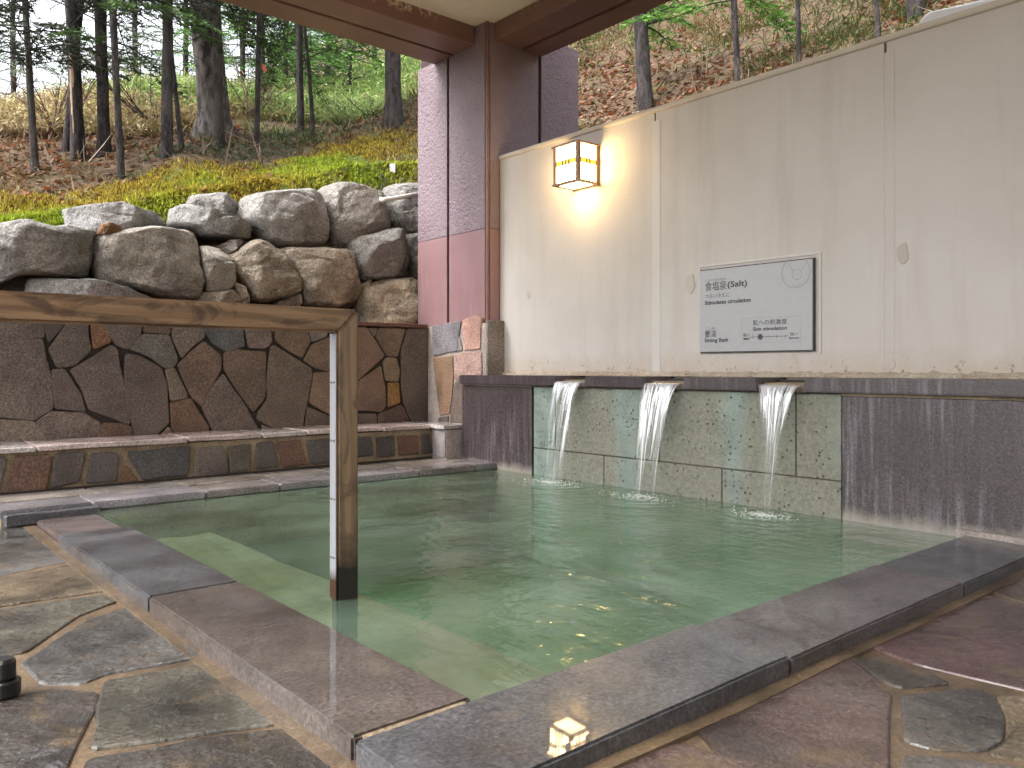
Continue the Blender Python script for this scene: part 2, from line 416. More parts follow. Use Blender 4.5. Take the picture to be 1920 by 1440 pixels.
# ------------------------------------------------------------------ paved floor
FLOOR_Z = -0.052
_bm = bmesh.new()   # slab of sandy mortar with an opening for the bath
for _a in ((-4.0, 0.85, -3.0, 5.6), (0.85, 4.1, -3.0, 1.16), (0.85, 4.1, 4.78, 5.6), (3.90, 4.1, 1.16, 4.78)): box_bm(_bm, *_a, -0.35, FLOOR_Z-0.006)
_me = bpy.data.meshes.new('floor'); _bm.to_mesh(_me); _bm.free()
floor = structure(link('floor', _me, None, M_sand))
GREY = (0.082, 0.077, 0.072); BRN = (0.105, 0.078, 0.056); PUR = (0.082, 0.043, 0.043); TAN = (0.165, 0.125, 0.078); DRK = (0.052, 0.042, 0.036); OLV = (0.088, 0.080, 0.062)
def Fz(P, s, ox, oy, z): return [on(ox + x / s, oy + y / s, 2, z) for x, y in P]
left_flags = [
 ([(-100,400),(60,400),(85,462),(0,466),(-100,472)], (0.15,0.12,0.125)),
 ([(-140,485),(0,476),(95,480),(275,625),(0,683),(-140,700)], GREY),
 ([(-140,716),(0,696),(290,637),(455,735),(0,803),(-140,818)], TAN),
 ([(-140,836),(0,818),(445,752),(500,770),(295,845),(105,980),(0,996),(-140,1010)], OLV),
 ([(92,1022),(330,866),(540,796),(600,836),(785,1000),(420,1064),(330,1100),(165,1100)], GREY),
 ([(-160,1210),(60,1158),(200,1130),(380,1144),(366,1200),(302,1330),(215,1520),(-160,1520)], DRK),
 ([(415,1096),(850,1018),(1000,1134),(1130,1248),(1100,1258),(368,1358),(386,1200)], OLV),
 ([(352,1398),(800,1320),(1180,1280),(1415,1450),(1500,1600),(270,1600)], DRK)]
for P, c in left_flags:
    flat_stone('flagstone', Fz(P, 2.087, 0, 750, FLOOR_Z), (0, 0, 1), 0.05, 0.005, M_flag, floor, c, jit=0.005, tilt=0.006, grow=0.008)
right_flags = [
 ([(1105,596),(1640,352),(1680,345),(1920,422),(2150,490),(2150,890),(1920,826),(1650,764),(1400,704)], PUR),
 ([(1695,322),(1920,214),(2200,80),(2200,470),(1920,392)], BRN),
 ([(1040,662),(1440,748),(1540,798),(1290,816),(1205,778)], DRK),
 ([(285,1016),(680,806),(930,706),(1030,664),(1185,790),(1250,860),(1236,940),(1232,1100),(1238,1330),(660,1330),(400,1150)], (0.105,0.070,0.062)),
 ([(1315,866),(1640,826),(1755,856),(1815,960),(1800,1078),(1715,1126),(1480,1122),(1332,1082),(1330,960)], (0.085,0.078,0.072)),
 ([(1785,866),(1920,868),(2150,890),(2150,1200),(1745,1150),(1832,1100),(1845,980)], TAN),
 ([(1335,1160),(1500,1170),(1870,1222),(2150,1260),(2150,1420),(1310,1420)], (0.095,0.085,0.078)),
 ([(-60,1190),(200,1098),(400,1168),(600,1270),(625,1420),(-320,1420)], (0.10,0.062,0.055))]
for P, c in right_flags:
    flat_stone('flagstone', Fz(P, 2.6667, 1200, 980, FLOOR_Z), (0, 0, 1), 0.05, 0.005, M_flag, floor, c, jit=0.005, tilt=0.005, grow=0.008)
# random paving beyond the stones that could be traced
traced = [np.array([p[:2] for p in Fz(P, 2.087, 0, 750, FLOOR_Z)]) for P, _ in left_flags] + [np.array([p[:2] for p in Fz(P, 2.6667, 1200, 980, FLOOR_Z)]) for P, _ in right_flags]
def inside(q, P):
    x, y = q; r_ = False; n = len(P)
    for i in range(n):
        x1, y1 = P[i]; x2, y2 = P[(i+1) % n]
        if (y1 > y) != (y2 > y) and x < (x2-x1)*(y-y1)/(y2-y1)+x1: r_ = not r_
    return r_
def clip(P, n, d):
    out = []
    for i in range(len(P)):
        a, b = P[i], P[(i+1) % len(P)]; da, db = np.dot(a, n)-d, np.dot(b, n)-d
        if da <= 0: out.append(a)
        if da*db < 0: out.append(a + (b-a)*(da/(da-db)))
    return out
seeds = []
rs0 = np.random.default_rng(3)
for _ in range(6000):
    q = np.array([rs0.uniform(-1.6, 4.0), rs0.uniform(-1.2, 5.1)])
    if all(np.linalg.norm(q-s) > 0.40 for s in seeds): seeds.append(q)
for s in seeds:
    P = [s+np.array(v) for v in ((-0.5,-0.5),(0.5,-0.5),(0.5,0.5),(-0.5,0.5))]
    for o_ in seeds:
        if o_ is s or np.linalg.norm(o_-s) > 1.4: continue
        n = (o_-s)/np.linalg.norm(o_-s); P = clip(P, n, np.dot((o_+s)/2, n)-0.016)
        if len(P) < 3: break
    if len(P) < 3: continue
    for side in (((1,0),0.735),((0,1),4.9)) if s[0] < 0.77 else (((0,1),1.035),((1,0),3.68)):
        P = clip(P, np.array(side[0], float), side[1])
        if len(P) < 3: break
    if len(P) < 3: continue
    if s[0] >= 0.72 and s[1] >= 1.0: continue
    A = np.array(P)
    if any(any(inside(q, T) for q in P) or any(inside(q, A) for q in T) or inside(A.mean(0), T) for T in traced): continue
    if abs(np.cross(A[1]-A[0], A[2]-A[0])) < 1e-4 and len(P) == 3: continue
    flat_stone('flagstone', [np.array([q[0], q[1], FLOOR_Z]) for q in P], (0, 0, 1), 0.05, 0.008, M_flag, floor, random.choice([GREY, BRN, PUR, DRK, OLV]), jit=0.004, tilt=0.006)

# ------------------------------------------------------------------ the bath: basin, coping, water
PX0, PX1, PY0, PY1 = 1.062, 3.70, 1.37, 4.58
WZ = -0.014
def basin_mat():
    m, t, b, out = new_mat('basin_stone'); p = pos(t)
    c = mix(t, ramp(t, noi(t, p, 5.5, 6, 0.65, 0.5), [(0.35, 0.0), (0.65, 1.0)]), (0.105, 0.092, 0.055), (0.205, 0.175, 0.11))
    L(t, c, b.inputs['Base Color']); b.inputs['Roughness'].default_value = 0.7
    return m
M_basin = basin_mat()
M_deep = plain('deep_basin_tile', (0.19, 0.22, 0.155), 0.6, var=0.25)
pool = empty('bath_pool', (PX0, PY0, -0.7))
tag(pool, 'sunken square bath edged with dark wet stone slabs, in the middle of the floor', 'bath')
def padd(o): 
    o.parent = pool; o.location = Vector(o.location) - Vector(pool.location); return o
padd(box('basin_floor', PX0-0.2, PX1+0.2, PY0-0.2, PY1+0.2, -0.80, -0.62, M_deep))
padd(box('basin_wall', PX0-0.2, PX0-0.003, PY0-0.2, PY1+0.2, -0.62, -0.05, M_deep))
padd(box('basin_wall', PX0-0.003, PX1+0.2, PY0-0.2, PY0-0.003, -0.62, -0.05, M_deep))
padd(box('basin_wall', PX0-0.003, PX1+0.2, PY1+0.003, PY1+0.2, -0.62, -0.03, M_deep))
padd(box('seat_step', PX0, PX0+0.54, PY0, PY1-0.22, -0.618, -0.17, M_basin, bevel=0.012, rough=0.014))
padd(box('coping_bed', 0.795, PX0-0.02, PY0-0.005, 3.86, -0.34, -0.005, M_sand_dry))
padd(box('coping_bed', 0.81, PX0-0.02, 3.86, 4.56, -0.34, -0.036, M_sand))
padd(box('coping_bed', 0.795, 3.688, 1.095, PY0-0.02, -0.34, -0.019, M_sand_dry))
padd(box('joint_strip', 0.735, 3.69, 1.035, 1.085, -0.34, FLOOR_Z+0.004, M_sand, rough=0.006))
padd(box('joint_strip', 0.735, 0.785, 1.09, 4.5, -0.34, FLOOR_Z+0.004, M_sand, rough=0.006))
CG = (0.072, 0.072, 0.078); CB = (0.082, 0.067, 0.06)
def slab(x0, x1, y0, y1, ztop, thick, color, tx=0.0, ty=0.0, mat=M_coping, j=0.0028):
    """coping slab, its top falling gently outwards so that overflow drains to the floor"""
    bm = bmesh.new(); box_bm(bm, x0+j, x1-j, y0+j, y1-j, ztop-thick, ztop)
    bmesh.ops.subdivide_edges(bm, edges=[e for e in bm.edges if e.calc_length() > 0.25], cuts=9, use_grid_fill=True)
    for v in bm.verts:
        if v.co.z > ztop-1e-4: v.co.z += (v.co.x-(x0+x1)/2)*tx + (v.co.y-(y0+y1)/2)*ty
        e = mnoise.noise_vector(v.co*7.0)*0.0028; v.co.x += e.x; v.co.y += e.y
    ed = [e for e in bm.edges if len(e.link_faces) == 2 and e.calc_face_angle() > 0.8]
    bmesh.ops.bevel(bm, geom=ed, offset=0.006, segments=2, affect='EDGES')
    me = bpy.data.meshes.new('coping_slab'); bm.to_mesh(me); bm.free()
    return padd(link('coping_slab', me, None, mat, color))
slab(0.77, PX0, PY0+0.002, 2.63, 0.000, 0.10, CB)
slab(0.77, PX0, 2.63, 3.87, 0.000, 0.10, CG)
slab(0.79, PX0, 3.87, 4.50, -0.024, 0.07, (0.125, 0.095, 0.092))
TX, TY = 0.011, 0.028
for x0, x1, c in ((0.77, 1.81, CG), (1.81, 2.87, (0.10,0.088,0.09)), (2.87, 3.69, CG)):
    slab(x0, x1, 1.07, PY0, -0.002, 0.10, c, TX if x0 < 1 else 0.004, TY)
# raised strip behind the bath
padd(box('rear_strip', 0.66, 3.69, 4.52, 5.16, -0.30, 0.012, M_sand_dry))
xs = [0.65, 1.05, 1.62, 2.05, 2.55, 3.02, 3.50, 3.70]
for i in range(len(xs)-1):
    slab(xs[i], xs[i+1], 4.49, 4.78 + (0.02 if i % 2 else -0.02), 0.028, 0.04, [(0.20,0.19,0.20), (0.24,0.22,0.23), (0.22,0.19,0.18)][i % 3])  # pale bluish reflection put into these slab colours
    slab(xs[i]+0.1*(i % 2), xs[i+1]+(0.1*((i+1) % 2) if i < len(xs)-2 else 0), 4.79, 5.10, 0.026, 0.035, [(0.24,0.215,0.19), (0.19,0.17,0.155), (0.22,0.19,0.165)][i % 3])  # back row likewise carries the pale reflection in its colour
padd(flat_stone('overflow_stone', [(0.66,4.44,0.01),(1.08,4.44,0.01),(1.08,4.49,0.01),(0.66,4.49,0.01)], (0,0,1), 0.05, 0.006, M_coping, None, CG))

def water_mat():
    m, t, b, out = new_mat('green_bath_water'); t.nodes.remove(b)
    p = pos(t)
    # ripples, longer across the fall of the spouts
    r1 = noi(t, pos(t, 0, (5.0, 2.6, 1)), 1.6, 3, 0.5, 0.4)
    r2 = noi(t, pos(t, 0, (9, 16, 1)), 1.5, 3, 0.5, 0.2)
    sep = nd(t, 'ShaderNodeSeparateXYZ', {0: p})
    near = ramp(t, math_(t, 'MULTIPLY', sep.outputs[0], 0.25), [(0.28, 0.12), (0.75, 1.0)])
    h = math_(t, 'MULTIPLY', math_(t, 'ADD', r1, math_(t, 'MULTIPLY', r2, 0.35)), near)
    for cx_, cy_ in ((3.53, 3.73), (3.53, 2.98), (3.54, 2.23)):   # rings spreading from the falls
        d_ = nd(t, 'ShaderNodeVectorMath', {0: p, 1: (cx_, cy_, WZ)}, operation='DISTANCE').outputs['Value']
        w_ = math_(t, 'SINE', math_(t, 'ADD', math_(t, 'MULTIPLY', d_, 58.0), math_(t, 'MULTIPLY', r1, 9.0)))
        fall = math_(t, 'POWER', 0.03, d_)
        h = math_(t, 'ADD', h, math_(t, 'MULTIPLY', math_(t, 'MULTIPLY', w_, fall), 0.22))
    bn = bump(t, h, 0.7, 0.055)
    fr = nd(t, 'ShaderNodeFresnel', {'IOR': 1.33, 'Normal': bn}).outputs[0]
    fr = math_(t, 'MULTIPLY', fr, math_(t, 'SUBTRACT', 1.0, nd(t, 'ShaderNodeNewGeometry').outputs['Backfacing']))  # light leaves the water freely
    gl = nd(t, 'ShaderNodeBsdfGlossy', {'Roughness': 0.09, 'Normal': bn, 'Color': (1, 1, 1, 1)}).outputs[0]
    tr = nd(t, 'ShaderNodeBsdfTransparent', {'Color': (0.93, 0.97, 0.93, 1)}).outputs[0]
    mu = mix(t, ramp(t, noi(t, pos(t, 0, (1, 1.4, 1)), 1.7, 3, 0.5, 0.6), [(0.35, 0.0), (0.68, 1.0)]), (0.19, 0.30, 0.19), (0.33, 0.47, 0.36))
    df = nd(t, 'ShaderNodeBsdfDiffuse', {'Color': mu}).outputs[0]
    a = nd(t, 'ShaderNodeMixShader', {0: math_(t, 'MULTIPLY', ramp(t, noi(t, pos(t, 0, (1, 1.3, 1)), 1.25, 4, 0.55, 0.8), [(0.34, 0.16), (0.66, 0.46)]), ramp(t, math_(t, 'SUBTRACT', sep.outputs[0], 1.0, True), [(0.40, 0.62), (0.9, 1.0)])), 1: tr, 2: df}).outputs[0]
    s = nd(t, 'ShaderNodeMixShader', {0: fr, 1: a, 2: gl}).outputs[0]
    L(t, s, out.inputs['Surface'])
    va = nd(t, 'ShaderNodeVolumeAbsorption', {'Color': (0.66, 0.88, 0.72, 1), 'Density': 1.25}).outputs[0]
    L(t, va, out.inputs['Volume'])
    return m
water = structure(box('bath_water', PX0-0.002, PX1-0.004, PY0-0.002, PY1+0.001, -0.70, WZ, water_mat()))
# ------------------------------------------------------------------ wall with the three spouts
XW = 3.70
sw = empty('spout_wall', (XW, 3.2, 0)); tag(sw, 'low granite and green tile wall with three notched water spouts', 'wall')
def sub(o, root): o.parent = root; o.location = Vector(o.location) - Vector(root.location); return o
def sw_(o): return sub(o, sw)
sw_(box('wall_core', XW+0.02, 3.94, 0.0, 4.86, -0.60, 0.63, M_sand_dry))
up = [4.117, 3.90, 3.03, 2.164, 1.925]; lo = [4.117, 3.465, 2.60, 1.925]
g = 0.0035
for a, b in zip(up[:-1], up[1:]): sw_(box('tile', XW, XW+0.03, b+g, a-g, 0.165+g, 0.580, M_tile, bevel=0.003))
for a, b in zip(lo[:-1], lo[1:]): sw_(box('tile', XW, XW+0.03, b+g, a-g, -0.55, 0.165-g, M_tile, bevel=0.003))
sw_(box('granite_panel', XW-0.012, XW+0.03, 4.124, 4.885, -0.55, 0.578, M_granite, bevel=0.004))
sw_(box('granite_panel', XW-0.012, XW+0.03, 0.02, 1.918, -0.55, 0.572, M_granite_streak, bevel=0.004))
sw_(box('end_panel', XW-0.010, 3.79, 4.887, 4.912, -0.05, 0.578, M_granite, bevel=0.003))
sw_(box('lime_crust', XW-0.045, XW-0.013, 0.05, 1.40, -0.012, 0.022, M_pale, rough=0.010))
ZL0, ZL1, XL = 0.588, 0.655, 3.655
notch = [(3.853, 3.587), (3.106, 2.822), (2.357, 2.095)]
edges = [4.905] + [v for n_ in notch for v in n_] + [0.0]
for k in range(4):
    a, b = edges[2*k], edges[2*k+1]
    bm = bmesh.new()
    # ledge slab, its ends sloping into the notches
    s0 = 0.018 if k else 0.0; s1 = 0.018 if k < 3 else 0.0
    pr = [(a+s0*0.6, ZL0), (b-s1*0.6, ZL0), (b+s1*0.2, ZL1), (a-s0*0.2, ZL1)]
    f0 = [bm.verts.new((XL, y, z)) for y, z in pr]; f1 = [bm.verts.new((3.95, y, z)) for y, z in pr]
    bm.faces.new(f0); bm.faces.new(f1[::-1])
    for i in range(4): bm.faces.new((f0[i], f1[i], f1[(i+1) % 4], f0[(i+1) % 4]))
    bmesh.ops.bevel(bm, geom=list(bm.edges), offset=0.006, segments=2, affect='EDGES')
    bmesh.ops.recalc_face_normals(bm, faces=bm.faces)
    me = bpy.data.meshes.new('ledge_slab'); bm.to_mesh(me); bm.free()
    sw_(link('ledge_slab', me, None, M_granite_streak if k == 3 else M_granite))
M_lip = stone_material('rusty_lip', 0.3, bscale=50, bstr=0.9, bdist=0.012, speck=0.5, coat=0.6)
M_dark = plain('dark_slot', (0.012, 0.008, 0.006), 0.6)
for a, b in notch:
    sw_(box('spout_lip', XL+0.010, 3.95, b-0.004, a+0.004, 0.582, 0.615, M_lip, bevel=0.010, color=(0.12, 0.08, 0.062), rough=0.003))
    sw_(box('spout_slot', 3.84, 3.945, b+0.014, a-0.014, 0.617, 0.645, M_dark))
# grout line under the ledge
sw_(box('grout_line', XL+0.03, XW+0.02, 4.12, 4.90, 0.579, 0.5875, M_pale))
sw_(box('grout_line', XL+0.03, XW+0.02, 0.02, 1.92, 0.573, 0.5875, M_sand_dry))

# ------------------------------------------------------------------ white wall
XWW = 3.94
ww = empty('white_wall', (XWW, 2.0, 0.65)); tag(ww, 'tall white stucco wall with lantern and sign, right of the pillar', 'wall')
WY1 = 4.762; ZT = 2.285
sub(box('wall_panel', XWW, 4.14, 3.262, WY1, 0.60, ZT, M_white), ww)
sub(box('wall_panel', XWW, 4.14, 1.835, 3.250, 0.60, ZT, M_white), ww)
sub(box('wall_panel', XWW, 4.14, -1.0, 1.823, 0.60, ZT, M_white), ww)
sub(box('seam_strip', XWW-0.0015, 4.13, 3.218, 3.278, 0.655, ZT-0.05, M_seam), ww)
sub(box('seam_strip', XWW-0.0015, 4.13, 1.785, 1.8335, 0.655, ZT-0.05, M_white), ww)
sub(box('wall_cap', XWW-0.018, 4.16, -1.0, WY1, ZT, ZT+0.035, plaster('cap_stucco', (0.66,0.60,0.53), (0.48,0.40,0.32), 60, 0.3, 0.005), bevel=0.012), ww)
# crumbling fillet of render at the foot
V = []; F = []; n_ = 160
for i in range(n_+1):
    y = 0.02 + (4.72-0.02)*i/n_; nz = mnoise.noise(Vector((0, y*11, 0))); n2 = mnoise.noise(Vector((3, y*27, 0)))
    d = 0.030+0.016*nz+0.012*n2; h_ = 0.030+0.014*n2+0.012*nz
    V += [(XWW+0.003, y, 0.656+max(0.006, h_)), (XWW-max(0.006, d)*0.55, y, 0.656+max(0.004, h_*0.6)), (XWW-max(0.01, d), y, 0.6565)]
for i in range(n_): F += [(3*i, 3*i+1, 3*i+4, 3*i+3), (3*i+1, 3*i+2, 3*i+5, 3*i+4)]
sub(link('render_fillet', from_py('render_fillet', V, F), None, mortar_material('crumbled_render', (0.50, 0.44, 0.37), (0.33, 0.27, 0.21))), ww)
# old patches and drill holes
M_patch = plaster('old_patch', (0.52, 0.46, 0.41), (0.58, 0.53, 0.49), 40, 0.5, 0.006)
for px, py, r_ in ((990, 553, 0.035), (1692, 476, 0.045), (1295, 530, 0.05), (1673, 684, 0.026)):
    c = on(px, py, 0, XWW-0.004); q = []
    for k in range(9):
        a = 2*math.pi*k/9; rr = r_*random.uniform(0.6, 1.2); q.append(c+np.array([0, rr*math.cos(a)*0.7, rr*1.2*math.sin(a)]))
    sub(flat_stone('plaster_patch', q, (-1, 0, 0), 0.01, 0.002, M_patch, None, None), ww)

# ------------------------------------------------------------------ pillar
pil = empty('pillar', (3.82, 4.77, 0)); tag(pil, 'mauve roughcast pillar with dark grooves, standing on a stone clad foot', 'pillar')
def pl(o): return sub(o, pil)
CX0, CX1, CY0, CY1, ZS = 3.82, 4.79, 4.77, 5.70, 3.18
pl(box('core', CX0+0.02, CX1-0.02, CY0+0.02, CY1-0.02, 0.9, 3.325, M_groove))
SPL = 1.76
for a, b in ((CY0+0.030, 5.255), (5.285, CY1)):
    pl(box('lower_panel', CX0, CX0+0.03, a, b, 1.04, SPL-0.001, M_pink, bevel=0.004))
    pl(box('upper_panel', CX0, CX0+0.03, a, b, SPL+0.001, ZS+(0.135 if a < 5 else 0.02), M_mauve, bevel=0.004))
for a, b in ((CX0+0.030, 4.340), (4.372, CX1)):
    pl(box('lower_panel', a, b, CY0, CY0+0.03, 1.04, SPL-0.001, M_pink, bevel=0.004))
    pl(box('upper_panel', a, b, CY0, CY0+0.03, SPL+0.001, ZS+(0.135 if a < 4 else 0.16), M_mauve, bevel=0.004))
pl(box('rear_panel', CX1-0.02, CX1, CY0+0.03, CY1, 1.04, ZS+0.15, M_mauve)); pl(box('rear_panel', CX0+0.03, CX1-0.02, CY1-0.02, CY1, 1.04, ZS+0.15, M_mauve))
pl(box('corner_strip', CX0+0.004, CX0+0.029, CY0+0.004, CY0+0.029, 1.04, 3.324, M_beam, bevel=0.008))
# stone clad foot
XP = 3.775
foot = pl(box('foot_core', XP+0.012, 4.75, 4.735, 5.50, -0.3, 1.045, M_pale))
FP = [([(210,215),(345,190),(440,175),(430,240),(405,420),(215,455)], (0.20,0.185,0.20)),
      ([(447,172),(545,132),(600,150),(592,400),(465,410),(452,250)], (0.46,0.27,0.215)),
      ([(425,290),(452,408),(408,422)], (0.26,0.235,0.22)),
      ([(218,470),(372,448),(378,640),(350,915),(270,930),(240,700)], (0.24,0.15,0.095)),
      ([(388,445),(470,425),(600,418),(606,600),(560,660),(386,648)], (0.36,0.235,0.20)),
      ([(392,660),(470,660),(470,1010),(350,990),(362,840)], (0.135,0.10,0.085)),
      ([(260,945),(340,930),(335,990),(250,1000)], (0.12,0.09,0.075))]
for P, c in FP:
    flat_stone('cladding_stone', [on(760+x/4.235, 560+y/4.235, 0, XP)-np.array(pil.location) for x, y in P], (-1, 0, 0), 0.02, 0.005, M_wallstone, pil, c)
pl(box('cladding_stone', XP+0.002, 3.95, 4.712, 4.733, 0.62, 1.065, M_wallstone, bevel=0.006, color=(0.21, 0.18, 0.16), rough=0.004))

# ------------------------------------------------------------------ roof over the bath
roof = empty('roof_canopy', (0, 1, 3.18)); tag(roof, 'roof with pale ceiling and brown grooved edge beams over the bath', 'roof')
def rf(o): return sub(o, roof)
rf(box('ceiling_slab', -1.1, 4.36, -1.1, 5.44, 3.32, 3.62, M_ceiling))
rf(box('beam_core', -1.1, 3.80, 4.95, 5.42, 3.215, 3.34, M_groove))
rf(box('edge_beam', -1.1, 3.818, 4.92, 5.180, 3.18, 3.345, M_beam, bevel=0.004))
rf(box('edge_beam', -1.1, 3.818, 5.215, 5.45, 3.18, 3.63, M_beam, bevel=0.004))
rf(box('beam_core', 3.92, 4.34, -1.1, 4.75, 3.215, 3.34, M_groove))
rf(box('edge_beam', 3.89, 4.142, -1.1, 4.768, 3.18, 3.345, M_beam, bevel=0.004))
rf(box('edge_beam', 4.177, 4.37, -1.1, 4.768, 3.18, 3.63, M_beam, bevel=0.004))

shade_wall = empty('unseen_shade_wall', (1.5, -1.5, -0.35)); tag(shade_wall, 'plain brown unseen wall added behind the viewer for shade', 'wall')  # added out of view to keep light off surfaces facing the camera
sub(box('wall_face', -2.2, 2.6, -1.75, -1.5, -0.35, 3.6, plaster('shade_wall_stucco', (0.30, 0.24, 0.20), (0.22, 0.17, 0.14), 40, 0.4, 0.006)), shade_wall)

# ------------------------------------------------------------------ rear stone wall
YR = 5.50
rw = empty('stone_wall', (1.5, YR, 0.28)); tag(rw, 'low wall of irregular dark brown stones behind the bath', 'wall')
sub(box('mortar_core', -2.5, 3.774, YR+0.016, 5.72, 0.0, 1.03, M_joint), rw)
sub(box('cap_board', -2.5, 3.774, YR-0.02, 5.72, 1.032, 1.062, plain('reddish_cap', (0.11, 0.05, 0.035), 0.55, bs=0.3), bevel=0.004), rw)
def pal(i):
    c = [(0.105,0.078,0.062),(0.088,0.072,0.066),(0.12,0.085,0.068),(0.078,0.066,0.06),(0.098,0.08,0.068)][i % 5]
    k = random.uniform(1.05, 1.45); return tuple(v*k*m for v, m in zip(c, (1.10, 1.0, 0.90)))
W1 = [[(-150,-60),(370,-10),(368,195),(0,178),(-150,173)], [(-150,195),(0,200),(362,218),(392,400),(436,560),(452,798),(290,900),(0,868),(-150,862)],
 [(402,-5),(555,0),(535,98),(422,232),(398,110)], [(585,5),(752,10),(745,200),(778,298),(640,426),(500,446),(432,290),(562,110)],
 ('o', [(790,10),(895,20),(945,228),(802,286),(792,100)], (0.15,0.075,0.035)), [(920,20),(1230,30),(1190,188),(1102,286),(1012,256),(885,110)],
 ('o', [(1255,20),(1440,28),(1455,162),(1240,148)], (0.115,0.07,0.05)), ('o', [(1124,298),(1232,174),(1448,184),(1520,380),(1478,446),(1412,450),(1300,356)], (0.12,0.105,0.088)),
 [(1478,30),(1738,40),(1748,190),(1560,364),(1492,200)], [(452,484),(558,474),(686,680),(734,826),(482,796)],
 [(614,482),(958,268),(1008,312),(1056,600),(1114,926),(1088,930),(772,806),(722,650)], [(1084,344),(1198,364),(1378,464),(1426,600),(1448,918),(1300,1060),(1164,1060),(1104,800),(1074,500)],
 [(1424,482),(1498,464),(1604,680),(1604,706),(1469,730)], [(1534,432),(1750,236),(1894,362),(1884,478),(1796,638),(1740,784),(1644,690)],
 ('o', [(1469,764),(1638,726),(1784,960),(1776,1006),(1522,1060),(1484,960)], (0.125,0.072,0.045)), [(-150,895),(290,924),(406,1070),(396,1120),(-150,1150)],
 [(316,930),(452,836),(718,854),(852,930),(852,978),(794,1090),(444,1100)], ('o', [(896,934),(1056,944),(1124,968),(1130,1075),(826,1090)], (0.125,0.068,0.045)), [(1374,1056),(1448,966),(1506,1060)]]
W2 = [('o', [(-66,15),(228,30),(264,268),(112,306),(0,236),(-70,130)], (0.085,0.085,0.088)), ('o', [(264,32),(478,45),(500,228),(448,280),(312,276)], (0.17,0.12,0.108)), [(492,40),(522,45),(514,168)],
 [(540,45),(776,55),(826,228),(758,364),(640,296),(540,218)], ('o', [(804,60),(985,65),(968,178),(852,228)], (0.16,0.135,0.125)), [(786,390),(852,264),(985,204),(1100,194),(1120,476),(985,476),(882,450)],
 [(104,334),(172,304),(436,324),(450,360),(436,520),(454,640),(426,726),(340,824),(214,640),(104,470)], [(494,292),(522,269),(620,334),(834,464),(844,510),(804,738),(774,878),(764,1000),(560,990),(386,888),(396,824),(474,722),(466,560)],
 [(866,506),(985,504),(1120,504),(1130,876),(985,836),(831,750)], [(814,796),(980,874),(1130,934),(1130,995),(794,995)], [(-82,800),(-16,640),(85,516),(256,760),(396,995),(20,1030)], [(424,948),(534,995),(434,1005)],
 [(1140,125),(1306,112),(1464,350),(1248,546),(1140,596)], [(1329,118),(1406,120),(1380,184)], ('o', [(1428,120),(1640,128),(1594,290),(1576,354),(1492,346),(1400,195)], (0.14,0.10,0.07)),
 [(1666,130),(1852,120),(1862,900),(1852,950),(1716,945),(1638,740),(1616,400),(1616,300)], ('o', [(1464,412),(1492,376),(1566,380),(1594,470),(1586,564),(1484,554)], (0.17,0.125,0.08)),
 ('o', [(1504,594),(1588,590),(1600,746),(1504,784)], (0.20,0.11,0.035)), [(1140,646),(1250,576),(1436,446),(1470,640),(1474,778),(1436,830),(1250,814),(1140,820)],
 [(1140,850),(1394,855),(1394,970),(1140,980)], ('o', [(1424,855),(1608,780),(1634,810),(1694,945),(1424,970)], (0.10,0.062,0.05))]
k_ = 0
for S, ox in ((W1, 0), (W2, 400)):
    for P in S:
        k_ += 1
        c = pal(random.randrange(5))
        if P[0] == 'o': _, P, c = P
        flat_stone('stone', [on(ox+x/4.571, 590+y/4.571, 1, YR)-np.array(rw.location) for x, y in P], (0, -1, 0), 0.03, 0.007, M_wallstone, rw, c, jit=0.004, tilt=0.012, grow=0.012)
# stones continuing to the left of the picture
rs1 = np.random.default_rng(5)
for i in range(7):
    for j in range(3):
        x = -2.3+i*0.38; z = 0.30+j*0.25; a, b = 0.17, 0.115
        P = [np.array([x+sx*a+rs1.normal(0, 0.02), YR, z+0.12+sz*b+rs1.normal(0, 0.012)])-np.array(rw.location) for sx, sz in ((-1,-1),(1,-1),(1.02,0.1),(1,1),(-1,1))]
        if x < 0.35: flat_stone('stone', P, (0, -1, 0), 0.03, 0.007, M_wallstone, rw, pal(i+j), jit=0.004)

# ------------------------------------------------------------------ stone bench in front of it
YB = 5.10
bench = empty('stone_bench', (1.8, YB, 0.03)); tag(bench, 'low stone bench with sandy joints along the foot of the rear wall', 'bench')
def bn_(o): return sub(o, bench)
bn_(box('bench_core', -2.5, 3.60, YB+0.014, YR-0.002, -0.04, 0.245, M_sand_dry))
bn_(box('bench_core', 3.56, 3.78, 4.93, YR-0.002, 0.0, 0.246, M_pale))
bn_(box('return_stone', 3.548, 3.562, 4.935, YB-0.005, 0.04, 0.235, M_wallstone, bevel=0.004, color=(0.26, 0.235, 0.235), rough=0.003))
B1 = [[(-90,335),(58,332),(48,420),(0,585),(-90,620)], [(132,328),(412,312),(418,420),(376,622),(44,648),(78,460)], [(440,322),(500,302),(706,292),(656,542),(424,596),(432,400)],
      [(744,308),(920,292),(976,312),(960,536),(704,556)], [(1000,446),(1030,398),(1138,534),(978,556)], [(1046,288),(1200,282),(1390,257),(1560,243),(1556,400),(1536,492),(1174,530),(1056,340)], [(1614,262),(1826,238),(1866,350),(1872,478),(1586,502)]]
B2 = [[(36,238),(212,214),(212,340),(206,428),(50,446)], [(256,212),(386,198),(430,398),(246,422)], [(414,202),(598,188),(654,378),(464,406)], [(646,192),(825,178),(860,176),(868,366),(684,378)],
      [(905,172),(1156,162),(1174,308),(905,345)], [(1196,166),(1336,152),(1344,316),(1200,322)], [(1364,152),(1520,147),(1526,298),(1370,312)], [(1550,147),(1606,134),(1640,292),(1556,298)]]
